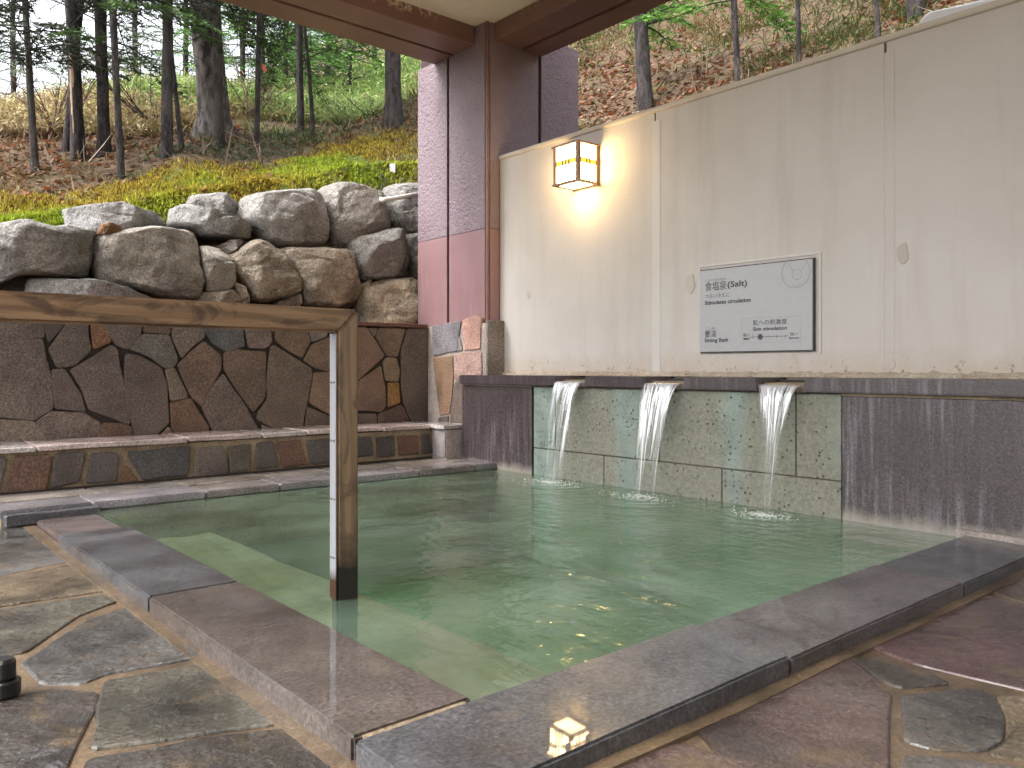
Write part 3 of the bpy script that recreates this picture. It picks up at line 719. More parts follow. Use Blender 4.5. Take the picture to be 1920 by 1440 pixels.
BC = [(0.10,0.085,0.078),(0.125,0.066,0.045),(0.085,0.07,0.064),(0.092,0.075,0.07),(0.14,0.08,0.038),(0.072,0.068,0.066),(0.12,0.098,0.082),(0.10,0.085,0.066),(0.085,0.07,0.064),(0.13,0.07,0.05),(0.085,0.075,0.07),(0.075,0.068,0.062),(0.07,0.058,0.054),(0.125,0.065,0.045),(0.06,0.05,0.045)]
k_ = 0
for S, ox, s_ in ((B1, 0, 4.3636), (B2, 420, 4.174)):
    for P in S:
        flat_stone('facing_stone', [on(ox+x/s_, 780+y/s_, 1, YB)-np.array(bench.location) for x, y in P], (0, -1, 0), 0.03, 0.006, M_wallstone, bench, BC[k_], jit=0.004, tilt=0.01); k_ += 1
for i in range(5):
    x = -0.2+0.0; x = 0.55-(i+1)*0.34
    bn_(box('facing_stone', x, x+0.31, YB, YB+0.03, 0.04, 0.23, M_wallstone, bevel=0.006, color=BC[i], rough=0.004))
xe = [-2.5, -1.2, -0.3] + [on(px, 815, 1, YB)[0] for px in (68, 352, 492, 576, 716, 806)]
for i in range(len(xe)-1):
    zt = 0.280+random.uniform(-0.004, 0.004)
    bn_(box('seat_slab', xe[i]+0.006, xe[i+1]-0.006, YB-0.012+random.uniform(-0.006, 0.006), YR-0.004, zt-0.030, zt, M_coping, bevel=0.005, color=[(0.42,0.34,0.32),(0.37,0.30,0.285),(0.40,0.36,0.35)][i % 3], rough=0.004))  # sky reflection lightened into the slab colours
bn_(box('seat_slab', xe[-1]+0.002, 3.772, 4.926, YR-0.004, 0.252, 0.281, M_coping, bevel=0.005, color=(0.40,0.37,0.36), rough=0.004))  # same pale sky reflection held in its colour
bn_(box('base_edge', -2.5, 3.54, YB-0.018, YB+0.02, 0.005, 0.036, M_joint, rough=0.004))
# ------------------------------------------------------------------ boulder retaining wall
bw = empty('boulder_wall', (2.5, 6.0, 1.0)); tag(bw, 'retaining wall of big grey boulders above the low stone wall', 'wall')
def in_poly_radius(P, c, ang):
    d = np.array([math.cos(ang), math.sin(ang)]); best = None
    for i in range(len(P)):
        a, b = P[i]-c, P[(i+1) % len(P)]-c; e = b-a
        den = d[0]*(-e[1])+d[1]*e[0]
        if abs(den) < 1e-9: continue
        t_ = (a[0]*(-e[1])+a[1]*e[0])/den; s_ = (d[0]*a[1]-d[1]*a[0])/den
        if t_ > 0 and -1e-6 <= s_ <= 1+1e-6: best = t_ if best is None else max(best, t_)
    return best or 0.02
def boulder(name, pts3, yfront, depth, color, parent, seed, flat=0.17, amp=0.018):
    rs = np.random.default_rng(seed+100)
    P = np.array([[p[0], p[2]] for p in pts3]); 
    A = 0; cx = cz = 0
    for i in range(len(P)):
        x0, y0 = P[i]; x1, y1 = P[(i+1) % len(P)]; cr = x0*y1-x1*y0; A += cr; cx += (x0+x1)*cr; cz += (y0+y1)*cr
    c = np.array([cx, cz])/(3*A)
    P = c+(P-c)*1.03
    NT, NP = 64, 28
    rad = [in_poly_radius(P, c, 2*math.pi*i/NT) for i in range(NT)]
    size = float(np.mean(rad)); D = depth/2
    V = []; F = []; off = Vector(rs.uniform(-50, 50, 3))
    # broken front: the lowest of several planes, so that faces meet in edges
    pl_ = [(1.0, *rs.normal(0, 0.16, 2))]
    a0 = rs.uniform(0, 6.28)
    for q in range(5):
        an = a0+q*1.2566+rs.normal(0, 0.25); sl = rs.uniform(0.2, 0.85); pl_.append((1.0+sl*rs.uniform(0.35, 0.75), sl*math.cos(an), sl*math.sin(an)))
    NF = NP-7
    for j in range(NP+1):
        rho = (j/NF)**0.8 if j <= NF else 1.0
        for i in range(NT):
            a = 2*math.pi*i/NT; x = math.cos(a)*rad[i]*rho; z = math.sin(a)*rad[i]*rho
            hf = min(c_-sx*x/size-sz*z/size for c_, sx, sz in pl_)-0.22*max(0, rho-0.90)/0.10
            hf = max(hf, -0.35)
            if j > NF:
                u = (j-NF)/(NP-NF); hf = hf+(-1.0-hf)*u; k = 1-0.35*max(0, u-0.5)*2; x *= k; z *= k
                if j == NP: x = z = 0.0
            v = Vector((x, -D*hf, z))
            nn = mnoise.noise(v*3.0+off)*amp*1.5+mnoise.noise(v*8+off)*amp*0.9+mnoise.noise(v*22+off)*amp*0.5
            rdg = 1-abs(mnoise.noise(v*Vector((3.5, 3.5, 6))+off*0.3)); nn -= max(0, rdg-0.88)*amp*6
            v += Vector((x*0.5/size, -0.9, z*0.5/size))*nn
            V.append((c[0]+v.x, yfront+D+v.y, c[1]+v.z))
    for j in range(NP):
        for i in range(NT): F.append((j*NT+i, j*NT+(i+1) % NT, (j+1)*NT+(i+1) % NT, (j+1)*NT+i))
    cc = np.array([c[0], yfront+D, c[1]])
    me = from_py(name, [np.array(v)-cc for v in V], F, True)
    bm = bmesh.new(); bm.from_mesh(me); bmesh.ops.remove_doubles(bm, verts=bm.verts, dist=0.0005); bmesh.ops.recalc_face_normals(bm, faces=bm.faces); bm.to_mesh(me); bm.free()
    for p in me.polygons: p.use_smooth = True
    o = link(name, me, parent, M_boulder, color)
    o.location = Vector(cc) - (Vector(parent.location) if parent else Vector((0, 0, 0)))
    return o
GY = (0.36, 0.345, 0.325); GW = (0.36, 0.325, 0.28); GB = (0.36, 0.30, 0.235); GT = (0.47, 0.40, 0.30)
RO = [ # zoom offset x, outline, front plane, depth, colour
 (0, [(-180,440),(90,415),(200,405),(330,440),(420,460),(560,440),(690,465),(780,480),(788,700),(760,895),(500,880),(260,850),(120,860),(0,940),(-180,940)], 5.80, 0.75, GY),
 (0, [(265,1010),(290,880),(420,876),(800,900),(1100,955),(1400,1060),(1300,1180),(260,1180)], 5.74, 0.5, GY),
 (0, [(800,505),(1000,490),(1200,455),(1600,460),(1690,480),(1712,640),(1704,800),(1720,900),(1690,1070),(1500,1070),(1150,965),(860,905),(802,720)], 5.76, 0.72, GW),
 (0, [(570,260),(800,250),(1010,245),(1100,280),(1330,310),(1440,370),(1430,450),(1300,470),(1000,520),(800,520),(575,460)], 6.12, 0.6, (0.36,0.35,0.345)),
 (0, [(-160,900),(300,840),(560,870),(780,900),(700,1060),(-160,1060)], 6.02, 0.5, (0.10,0.085,0.07)),  # filler rock, shadow of the gap put into its dark colour
 (380, [(-240,410),(-215,255),(-120,245),(0,290),(120,330),(320,380),(430,440),(455,520),(350,545),(150,535),(0,515),(-60,470)], 5.92, 0.55, (0.33,0.32,0.31)),
 (380, [(-140,260),(-80,165),(60,150),(170,165),(362,245),(370,380),(250,400),(0,330)], 6.18, 0.5, (0.34,0.33,0.315)),
 (380, [(366,355),(410,172),(600,152),(880,122),(1038,140),(1050,330),(1064,560),(990,602),(640,608),(540,565),(496,485),(440,430)], 5.86, 0.75, GY),
 (380, [(1054,250),(1062,112),(1130,62),(1250,86),(1500,180),(1562,262),(1632,440),(1500,482),(1275,565),(1230,604),(1110,604),(1078,530)], 5.92, 0.7, (0.34,0.315,0.285)),
 (380, [(1560,162),(1640,77),(1850,70),(2040,80),(2040,495),(1692,502),(1642,400),(1590,250)], 5.96, 0.6, (0.36,0.345,0.325)),
 (380, [(1256,570),(1330,530),(1560,470),(1662,466),(1694,520),(1714,650),(1754,862),(1600,884),(1350,898),(1288,800),(1254,650)], 5.82, 0.6, (0.29,0.28,0.265)),
 (380, [(1706,512),(2040,490),(2040,905),(1830,915),(1788,882),(1726,700)], 5.88, 0.5, GY),
 (380, [(-20,600),(110,600),(182,680),(212,780),(248,962),(160,990),(0,995),(-25,800)], 5.80, 0.5, GW),
 (380, [(125,605),(230,555),(335,555),(312,598),(200,675)], 5.90, 0.3, (0.22,0.19,0.165)),
 (380, [(196,692),(330,608),(420,558),(500,543),(562,590),(654,650),(714,760),(824,1002),(720,1034),(470,1080),(396,1064),(366,960),(296,870)], 5.76, 0.6, GB),
 (380, [(638,640),(720,613),(1080,638),(1252,650),(1268,870),(1348,962),(1312,1114),(1100,1134),(840,1104),(798,980),(718,780)], 5.76, 0.62, GB),
 (380, [(248,912),(330,948),(378,1040),(374,1110),(290,1110)], 5.80, 0.3, GB),
 (380, [(-30,1000),(230,983),(315,1070),(315,1180),(-30,1180)], 5.76, 0.4, GB),
 (380, [(716,1042),(800,1013),(838,1100),(790,1120)], 5.84, 0.25, GB),
 (380, [(600,1090),(700,1050),(835,1112),(820,1180),(600,1180)], 5.80, 0.3, (0.20,0.15,0.115)),
 (380, [(1338,1075),(1380,960),(1540,888),(1780,876),(1812,900),(1834,1050),(2000,1110),(2000,1330),(1342,1330)], 5.74, 0.55, GT),
 (380, [(1345,935),(1430,878),(1446,900),(1370,975)], 5.88, 0.2, GW),
 (380, [(1060,600),(1250,600),(1260,660),(1060,650)], 6.02, 0.2, (0.10,0.08,0.06)),
]
for i, (ox, P, yf, dp, c) in enumerate(RO):
    boulder('boulder', [on(ox+x/4.571, 330+y/4.571, 1, yf+dp*0.32) for x, y in P], yf, dp, c, bw, i)
for i in range(4):  # beyond the left edge of the picture
    x = -0.05-i*0.62; z = 1.28+0.08*(i % 2)
    boulder('boulder', [np.array([x+a*0.33, 0, z+b*0.27]) for a, b in ((-1,-0.8),(0.2,-1),(0.95,-0.7),(1,0.6),(0.3,1),(-0.8,0.9))], 5.80, 0.7, GY, bw, 60+i)
tag(boulder('loose_stone', [on(x/4.571, 330+y/4.571, 1, 5.92) for x, y in ((840,502),(862,425),(940,408),(1022,440),(1032,500))], 5.86, 0.16, (0.24, 0.115, 0.045), None, 80, amp=0.006), 'small rust brown stone lying on the boulders', 'stone')

# ------------------------------------------------------------------ wooden handrail
hr = empty('handrail', (1.2, 2.3, WZ)); tag(hr, 'weathered wooden handrail on one post standing in the bath', 'handrail')
pc = on(633, 1128, 2, WZ)          # near corner of the post at the water
hx0, hx1 = pc[0], pc[0]+0.074; hy0, hy1 = pc[1], pc[1]+0.043
ztop = 0.70+(CY-580)/FPX*np.dot(np.array([hx1, hy0, 0]), FW); zlow = ztop-0.074
def prism_y(name, prof, y0, y1, mat, parent, bev=0.007):
    bm = bmesh.new(); a = [bm.verts.new((x, y0, z)) for x, z in prof]; b = [bm.verts.new((x, y1, z)) for x, z in prof]
    bm.faces.new(a); bm.faces.new(b[::-1]); n = len(prof)
    for i in range(n): bm.faces.new((a[i], b[i], b[(i+1) % n], a[(i+1) % n]))
    bmesh.ops.bevel(bm, geom=list(bm.edges), offset=bev, segments=2, affect='EDGES'); bmesh.ops.recalc_face_normals(bm, faces=bm.faces)
    me = bpy.data.meshes.new(name); bm.to_mesh(me); bm.free()
    return sub(link(name, me, None, mat), parent)
prism_y('post', [(hx0, -0.615), (hx1, -0.615), (hx1, ztop-0.0015), (hx0, zlow-0.0015)], hy0, hy1, M_post, hr)
prism_y('rail', [(hx0-3.2, zlow), (hx0, zlow), (hx1, ztop), (hx0-3.2, ztop)], hy0, hy1, M_rail, hr)
strip = sub(box('metal_strip', hx0-0.005, hx0-0.0008, hy0+0.004, hy1-0.002, WZ+0.006, zlow-0.004, M_strip, bevel=0.001), hr)
M_screw = plain('screw_steel', (0.22, 0.2, 0.19), 0.35, 0.8)
for zz in (0.12, 0.30, 0.48, 0.66):
    for yy in (0.3, 0.7):
        s_ = tube('screw', [(hx0-0.0048, hy0+(hy1-hy0)*yy, zz), (hx0-0.0068, hy0+(hy1-hy0)*yy, zz)], 0.0045, M_screw, None, 8)
        s_.parent = strip; s_.location = -Vector(strip.location)-Vector(hr.location)
sub(box('far_post', hx0-3.2, hx0-3.126, hy0, hy1, FLOOR_Z, zlow-0.001, M_post, bevel=0.004), hr)

# ------------------------------------------------------------------ lantern
lan = empty('wall_lantern', (3.94, 3.85, 1.92)); tag(lan, 'lit square wooden lantern with yellow band on the white wall', 'lantern')
M_lw = plain('lantern_wood', (0.30, 0.17, 0.10), 0.5, bs=0.2)
M_pane = plain('lit_paper', (0.8, 0.7, 0.5), 0.6, emit=(1.0, 0.68, 0.30), es=11.0, var=0.05)
M_band = plain('lit_amber', (0.7, 0.45, 0.08), 0.6, emit=(1.0, 0.62, 0.05), es=0.32, var=0.05)
M_bar = plain('lantern_bar', (0.16, 0.09, 0.045), 0.5)
def ln(o): return sub(o, lan)
lx0, lx1, ly0, ly1, lz0, lz1 = 3.742, 3.938, 3.729, 3.966, 1.922, 2.186
f_ = 0.027
for x, y in ((lx0, ly0), (lx0, ly1-f_), (lx1-f_, ly0), (lx1-f_, ly1-f_)): ln(box('corner_post', x, x+f_, y, y+f_, lz0+0.012, lz1-0.014, M_lw, bevel=0.002))
for z0, z1, e in ((lz0, lz0+0.012, 0.006), (lz1-0.014, lz1, 0.010)):
    if z0 == lz0:
        ln(box('bottom_rim', lx0-e, lx1, ly0-e, ly0+f_, z0, z1, M_lw)); ln(box('bottom_rim', lx0-e, lx1, ly1-f_, ly1+e, z0, z1, M_lw))
        ln(box('bottom_rim', lx0-e, lx0+f_, ly0+f_, ly1-f_, z0, z1, M_lw)); ln(box('bottom_rim', lx1-f_, lx1, ly0+f_, ly1-f_, z0, z1, M_lw))
    else: ln(box('top_board', lx0-e, lx1, ly0-e, ly1+e, z0, z1, M_lw, bevel=0.003))
ln(box('bottom_pane', lx0+f_, lx1-f_, ly0+f_, ly1-f_, lz0+0.003, lz0+0.008, M_pane))
zb0, zb1 = lz0+0.128, lz0+0.156
ins = 0.007
def faces(fn):  # front face (-X) and the two side faces
    fn('x', lx0+ins, ly0+f_, ly1-f_); fn('y', ly0+ins, lx0+f_, lx1-f_); fn('y', ly1-ins-0.003, lx0+f_, lx1-f_)
def panes(ax, c, a, b):
    for z0, z1, m_, nm in ((lz0+0.012, zb0, M_pane, 'pane'), (zb0, zb1, M_band, 'amber_band'), (zb1, lz1-0.014, M_pane, 'pane')):
        ln(box(nm, c, c+0.003, a, b, z0, z1, m_) if ax == 'x' else box(nm, a, b, c, c+0.003, z0, z1, m_))
    wd = b-a; fr_ = (0.36, 0.52, 0.68) if ax == 'x' else (0.40, 0.60)
    o_ = -0.004 if not (ax == 'y' and c > ly0+0.1) else 0.0035
    for q in fr_:
        m = a+wd*q
        ln(box('muntin', c+o_, c+o_+0.0035, m-0.0042, m+0.0042, lz0+0.012, lz1-0.014, M_bar) if ax == 'x' else box('muntin', m-0.0042, m+0.0042, c+o_, c+o_+0.0035, lz0+0.012, lz1-0.014, M_bar))
    for z in (zb0, zb1):
        ln(box('muntin', c+o_*1.2, c+o_*1.2+0.003, a, b, z-0.0025, z+0.0025, M_bar) if ax == 'x' else box('muntin', a, b, c+o_*1.2, c+o_*1.2+0.003, z-0.0025, z+0.0025, M_bar))
faces(panes)
# ------------------------------------------------------------------ sign
sg = empty('wall_sign', (3.93, 2.55, 0.80)); tag(sg, 'grey bath sign in Japanese and English on the white wall', 'sign')
def sg_(o): return sub(o, sg)
M_sign = plain('sign_face', (0.42, 0.425, 0.435), 0.4, var=0.03); M_edge = plain('sign_edge', (0.04, 0.035, 0.035), 0.5)
M_ink = plain('sign_ink', (0.035, 0.035, 0.045), 0.5, var=0.05); M_ghost = plain('sign_grey_print', (0.30, 0.31, 0.315), 0.5, var=0.05); M_ghost2 = plain('sign_tan_print', (0.42, 0.36, 0.29), 0.5, var=0.05)
sy1, sy0, sz0, sz1 = 2.908, 2.198, 0.800, 1.272
XS = XWW-0.022
sg_(box('backing', XS+0.003, XWW-0.0005, sy0-0.006, sy1-0.002, sz0-0.006, sz1+0.006, M_edge))
sg_(box('face', XS, XS+0.0035, sy0, sy1, sz0, sz1, M_sign))
e_ = 0.038
for a in ((sy0-e_, sy1+e_*0.4, sz1+0.022, sz1+0.034), (sy0-e_, sy0-e_+0.012, sz0-0.02, sz1+0.022), (sy1+e_*0.4-0.012, sy1+e_*0.4, sz0-0.02, sz1+0.022)):
    sg_(box('old_rim', XWW-0.006, XWW+0.002, a[0], a[1], a[2], a[3], M_seam, bevel=0.002))
def uv_of(zx, zy):  # point on the sign from the enlarged photograph (bilinear between the sign's corners)
    u = (zx-212)/(1518-212); top = 325+(178-325)*u; bot = 1258+(1222-1258)*u; v = (zy-top)/(bot-top)
    return u, v
def sign_pt(zx, zy):
    u, v = uv_of(zx, zy); return sy1+(sy0-sy1)*u, sz1+(sz0-sz1)*v
def text(body, zx, zy_top, zy_bot, zx1, off=0.0, mat=None):
    """lettering between two heights and from one edge to the other, as in the photograph"""
    cu = bpy.data.curves.new('lettering', 'FONT'); cu.body = body; cu.size = 0.1; cu.extrude = 0.0; cu.offset = off; cu.resolution_u = 3
    tmp = bpy.data.objects.new('tmp_text', cu); COL.objects.link(tmp)
    dg = bpy.context.evaluated_depsgraph_get(); me = bpy.data.meshes.new_from_object(tmp.evaluated_get(dg))
    bpy.data.objects.remove(tmp)
    n = len(me.vertices)
    if n == 0: return None
    co = np.empty(n*3); me.vertices.foreach_get('co', co); co = co.reshape(-1, 3)
    mn, mx = co.min(0), co.max(0)
    y0, z1 = sign_pt(zx, zy_top); y1, _ = sign_pt(zx1, zy_top); _, z0 = sign_pt(zx, zy_bot)
    a = (co[:, 0]-mn[0])/(mx[0]-mn[0]); b = (co[:, 1]-mn[1])/(mx[1]-mn[1])
    new = np.stack([np.full(n, XS-0.0012), y0+(y1-y0)*a, z0+(z1-z0)*b], 1)
    me.vertices.foreach_set('co', new.ravel()); me.update(); me.name = 'lettering'
    me.materials.clear()
    return sg_(link('lettering', me, None, mat or M_ink))
text('食塩泉', 288, 452, 556, 556); text('(Salt)', 568, 440, 530, 804, 0.002)
text('しょくえんせん', 292, 418, 446, 548)
text('つらい冷えに', 286, 592, 642, 590); text('Stimulates circulation', 284, 668, 716, 848, 0.0025)
text('こしゆ', 304, 972, 1000, 408); text('腰湯', 284, 1010, 1092, 426); text('Sitting Bath', 280, 1102, 1160, 576, 0.0025)
text('肌への刺激度', 870, 884, 948, 1252); text('Skin stimulation', 870, 966, 1010, 1252, 0.002)
text('弱い', 756, 1040, 1078, 832); text('Mild', 762, 1088, 1116, 826, 0.002); text('強い', 1284, 1022, 1062, 1368); text('Strong', 1272, 1076, 1108, 1382, 0.002)
def sline(a, b, wd, mat=M_ink, nm='rule_line'):
    p = np.array(sign_pt(*a)); q = np.array(sign_pt(*b)); d = (q-p)/np.linalg.norm(q-p); n = np.array([-d[1], d[0]])*wd/2
    V = [(XS-0.001, *(p+n)), (XS-0.001, *(q+n)), (XS-0.001, *(q-n)), (XS-0.001, *(p-n))]
    sg_(link(nm, from_py(nm, V, [(0, 1, 2, 3)]), None, mat))
for a, b in (((742,868),(1400,834)), ((1400,834),(1396,1128)), ((742,1148),(1396,1128)), ((742,868),(742,1148))): sline(a, b, 0.0016, M_ghost)
sline((836,1080),(1268,1064), 0.0022)
for zx in (870, 1046, 1140, 1235): sline((zx, 1044), (zx, 1098), 0.0014)
def ring(zx, zy, r0, r1, mat, a0=0, a1=360, dx=0.0, nm='emblem'):
    cy_, cz_ = sign_pt(zx, zy); V = []; F = []; n = 48
    for i in range(n+1):
        a = R(a0+(a1-a0)*i/n)
        for r_ in (r0, r1):
            V.append((XS-0.0011-dx, cy_-r_*math.cos(a), min(cz_+r_*math.sin(a), sz1-0.001)))
    for i in range(n): F.append((2*i, 2*i+1, 2*i+3, 2*i+2))
    sg_(link(nm, from_py(nm, V, F), None, mat))
ring(955, 1076, 0.0, 0.0145, M_ink, nm='scale_dot')
ring(955, 1076, 0.0165, 0.0178, M_ink, nm='scale_dot')
ring(1345, 332, 0.079, 0.0835, M_ghost)
ring(1357, 358, 0.026, 0.0295, M_ghost, 0, 360, 0.0002)
for a_, b_ in (((1268, 222), (1290, 275)), ((1290, 275), (1322, 318)), ((1456, 212), (1438, 265)), ((1438, 265), (1400, 314))): sline(a_, b_, 0.0036, M_ghost, 'emblem')
ring(1353, 415, 0.030, 0.036, M_ghost2, 215, 325, 0.0004)

# ------------------------------------------------------------------ three falls of water
def fall_mat():
    m, t, b, out = new_mat('falling_water'); t.nodes.remove(b)
    uv = nd(t, 'ShaderNodeUVMap').outputs[0]; oi = nd(t, 'ShaderNodeObjectInfo').outputs['Random']
    sx = nd(t, 'ShaderNodeSeparateXYZ', {0: uv})
    v = nd(t, 'ShaderNodeCombineXYZ', {0: math_(t, 'MULTIPLY', sx.outputs[0], 15.0), 1: math_(t, 'MULTIPLY', sx.outputs[1], 1.1), 2: math_(t, 'MULTIPLY', oi, 40.0)}).outputs[0]
    n = noi(t, v, 1.6, 5, 0.68, 0.15)
    # threads break up and thin out towards the bottom
    blob = noi(t, nd(t, 'ShaderNodeCombineXYZ', {0: math_(t, 'MULTIPLY', sx.outputs[0], 4.0), 1: math_(t, 'MULTIPLY', sx.outputs[1], 1.3), 2: math_(t, 'MULTIPLY', oi, 77.0)}).outputs[0], 1.0, 3, 0.5)
    thr = math_(t, 'ADD', math_(t, 'ADD', n, math_(t, 'MULTIPLY', math_(t, 'SUBTRACT', blob, 0.5), 0.55)), math_(t, 'MULTIPLY', math_(t, 'SUBTRACT', 0.45, sx.outputs[1]), 0.30))
    ed = ramp(t, math_(t, 'ABSOLUTE', math_(t, 'SUBTRACT', sx.outputs[0], 0.5)), [(0.40, 1.0), (0.5, 0.2)])
    top = ramp(t, sx.outputs[1], [(0.02, 0.35), (0.14, 1.0)])
    fac = math_(t, 'MULTIPLY', math_(t, 'MULTIPLY', ramp(t, thr, [(0.38, 0.04), (0.58, 0.97)]), ed), top)
    wh = nd(t, 'ShaderNodeBsdfTranslucent', {'Color': (0.86, 0.90, 0.98, 1)}).outputs[0]
    df = nd(t, 'ShaderNodeBsdfDiffuse', {'Color': (0.88, 0.91, 0.97, 1)}).outputs[0]
    gl = nd(t, 'ShaderNodeBsdfGlossy', {'Color': (1, 1, 1, 1), 'Roughness': 0.15}).outputs[0]
    a = nd(t, 'ShaderNodeMixShader', {0: 0.35, 1: df, 2: wh}).outputs[0]; a = nd(t, 'ShaderNodeMixShader', {0: 0.25, 1: a, 2: gl}).outputs[0]
    tr = nd(t, 'ShaderNodeBsdfTransparent', {'Color': (0.96, 0.98, 0.97, 1)}).outputs[0]
    L(t, nd(t, 'ShaderNodeMixShader', {0: fac, 1: tr, 2: a}).outputs[0], out.inputs['Surface'])
    return m
M_fall = fall_mat()
def waterfall(a, b, label, vx, neck, shift, seed):
    NU, NV = 44, 40; V = []; UV = []; F = []
    yc = (a+b)/2; hw = (a-b)/2-0.004
    for j in range(NV+1):
        v = j/NV; tt = v*0.362
        for i in range(NU+1):
            u = i/NU
            wd = 1-(1-neck)*min(1, (v*1.05))**0.85
            y = yc+(0.5-u)*2*hw*wd+shift*v
            x = XL-0.004-vx*tt*(1+0.10*math.sin(u*3+seed))+0.010*v*mnoise.noise(Vector((u*9, v*1.2, seed)))+0.005*mnoise.noise(Vector((u*30, v*2, seed)))
            z = 0.622-4.9*tt*tt-0.012*v+0.002*mnoise.noise(Vector((u*20, 0, seed)))
            if j == 0: x = XL+0.05; z = 0.622
            V.append((x, y, max(z, WZ-0.01))); UV.append((u, v))
    W_ = NU+1
    for j in range(NV):
        for i in range(NU): F.append((j*W_+i, j*W_+i+1, (j+1)*W_+i+1, (j+1)*W_+i))
    c = np.array([XL-0.1, yc, WZ])
    me = from_py('waterfall', [np.array(p)-c for p in V], F, True)
    ul = me.uv_layers.new(name='UVMap')
    for l in me.loops: ul.data[l.index].uv = UV[l.vertex_index]
    o = link('waterfall', me, None, M_fall); o.location = c
    return tag(o, label, 'waterfall', 'water falling from the spouts')
waterfall(*notch[0], 'falling water from the spout nearest the pillar, under the lantern', 0.36, 0.55, 0.02, 1)
waterfall(*notch[1], 'falling water from the middle one of the three spouts', 0.36, 0.46, 0.03, 2)
waterfall(*notch[2], 'falling water in a V from the spout below the sign', 0.33, 0.20, 0.0, 3)

M_foam = plain('foam', (0.80, 0.84, 0.82), 0.25, var=0.05)
FV = []; FF = []
for cy_, nb in ((3.735, 260), (2.985, 260), (2.235, 320)):
    for _ in range(nb):
        a = random.uniform(0, 2*math.pi); r_ = abs(random.gauss(0, 0.075)); q = Vector((3.535-abs(random.gauss(0, 0.03))+r_*0.8*math.cos(a), cy_+r_*1.5*math.sin(a), WZ+0.0005)); s_ = random.uniform(0.0015, 0.0055)
        o = len(FV); FV += [q+Vector((math.cos(k*1.0472)*s_, math.sin(k*1.0472)*s_, 0)) for k in range(6)]+[q+Vector((0, 0, s_*0.8))]
        FF += [(o+k, o+(k+1) % 6, o+6) for k in range(6)]
stuff(link('foam', from_py('foam', FV, FF, True), None, M_foam), 'white bubbles of foam where the falling water meets the bath', 'foam')

# ------------------------------------------------------------------ small things
pp = on(8, 1306, 2, FLOOR_Z)
bf = empty('stool_foot', (pp[0], pp[1], FLOOR_Z)); tag(bf, 'small black rubber foot on the paving by the left edge', 'foot')
M_rub = plain('black_rubber', (0.012, 0.011, 0.011), 0.35)
def lathe(name, prof, mat, parent, loc=(0, 0, 0), n=20):
    V = []; F = []
    for r_, z in prof:
        for k in range(n): a = 2*math.pi*k/n; V.append((r_*math.cos(a), r_*math.sin(a), z))
    for j in range(len(prof)-1):
        for k in range(n): F.append((j*n+k, j*n+(k+1) % n, (j+1)*n+(k+1) % n, (j+1)*n+k))
    F.append(tuple(range(n))[::-1]); F.append(tuple(range((len(prof)-1)*n, len(prof)*n)))
    o = link(name, from_py(name, V, F, False), parent, mat); o.location = loc; return o
lathe('foot_base', [(0.030,0.002),(0.034,0.006),(0.034,0.036),(0.030,0.040)], M_rub, bf)
lathe('foot_stem', [(0.022,0.041),(0.024,0.046),(0.024,0.080),(0.018,0.088)], M_rub, bf)
M_pvc = plain('white_pipe', (0.62, 0.60, 0.55), 0.4, var=0.08)
q0 = on(716, 376, 1, 5.86)
pipe = empty('drain_pipe', q0); tag(pipe, 'pale plastic pipe lying across the boulders beside the pillar', 'pipe')
def rel(P): return [Vector(p)-Vector(q0) for p in P]
tube('pipe_length', rel([on(640, 352, 1, 6.9), on(700, 362, 1, 6.4), on(712, 370, 1, 6.0), q0, on(722, 374, 1, 5.84), on(750, 370, 1, 5.83), on(790, 363, 1, 5.82)]), 0.020, M_pvc, pipe, 10)
tag(tube('garden_hose', [on(520, 372, 1, 6.60), on(545, 361, 1, 6.50), on(575, 355, 1, 6.45), on(610, 352, 1, 6.45), on(640, 356, 1, 6.5)], 0.021, M_pvc, None, 10), 'pale curved hose lying on the moss behind the boulders', 'hose')
# ------------------------------------------------------------------ hillside
def sstep(a, b, x): t_ = np.clip((x-a)/(b-a), 0, 1); return t_*t_*(3-2*t_)
NT_ = {}
def vnoise(x, y, s, seed):
    T = NT_.setdefault(seed, np.random.default_rng(seed).uniform(-1, 1, (64, 64))); x = x*s+100; y = y*s+100
    xi = np.floor(x).astype(int); yi = np.floor(y).astype(int); fx = x-xi; fy = y-yi; fx = fx*fx*(3-2*fx); fy = fy*fy*(3-2*fy)
    g_ = lambda a, b: T[a % 64, b % 64]
    return (g_(xi, yi)*(1-fx)+g_(xi+1, yi)*fx)*(1-fy)+(g_(xi, yi+1)*(1-fx)+g_(xi+1, yi+1)*fx)*fy
def H(x, y):
    x = np.asarray(x, float); y = np.asarray(y, float)
    yy = np.minimum(y, 11.5)+np.maximum(y-11.5, 0)*0.32
    hl = 1.36+0.36*(yy-6.2)+0.24*np.clip(x, -4, 4)+0.12*np.clip(x-4, 0, 8)
    hr_ = 1.86+0.74*(x-4.45)+0.10*(y-5)
    k = 0.8; m_ = np.maximum(hl, hr_); h = m_+np.log(np.exp((hl-m_)/k)+np.exp((hr_-m_)/k))*k-0.25*np.exp(-np.abs(hl-hr_))
    h = h+0.10*vnoise(x, y, 0.7, 1)+0.075*vnoise(x, y, 1.9, 2)+0.018*vnoise(x, y, 6.0, 3)
    h = h-1.7*np.clip(6.46-y, 0, 1)*(x < 4.6)
    h = h+0.42*np.exp(-((x-5.9)**2+(y-8.3)**2)/1.1)          # mound under the fir beside the pillar
    h = h+0.35*np.exp(-((x-3.35)**2+(y-12.2)**2)/2.5)        # root mound of the big tree
    return h
def court(x, y): return (x < 4.32) & (y < 5.98)
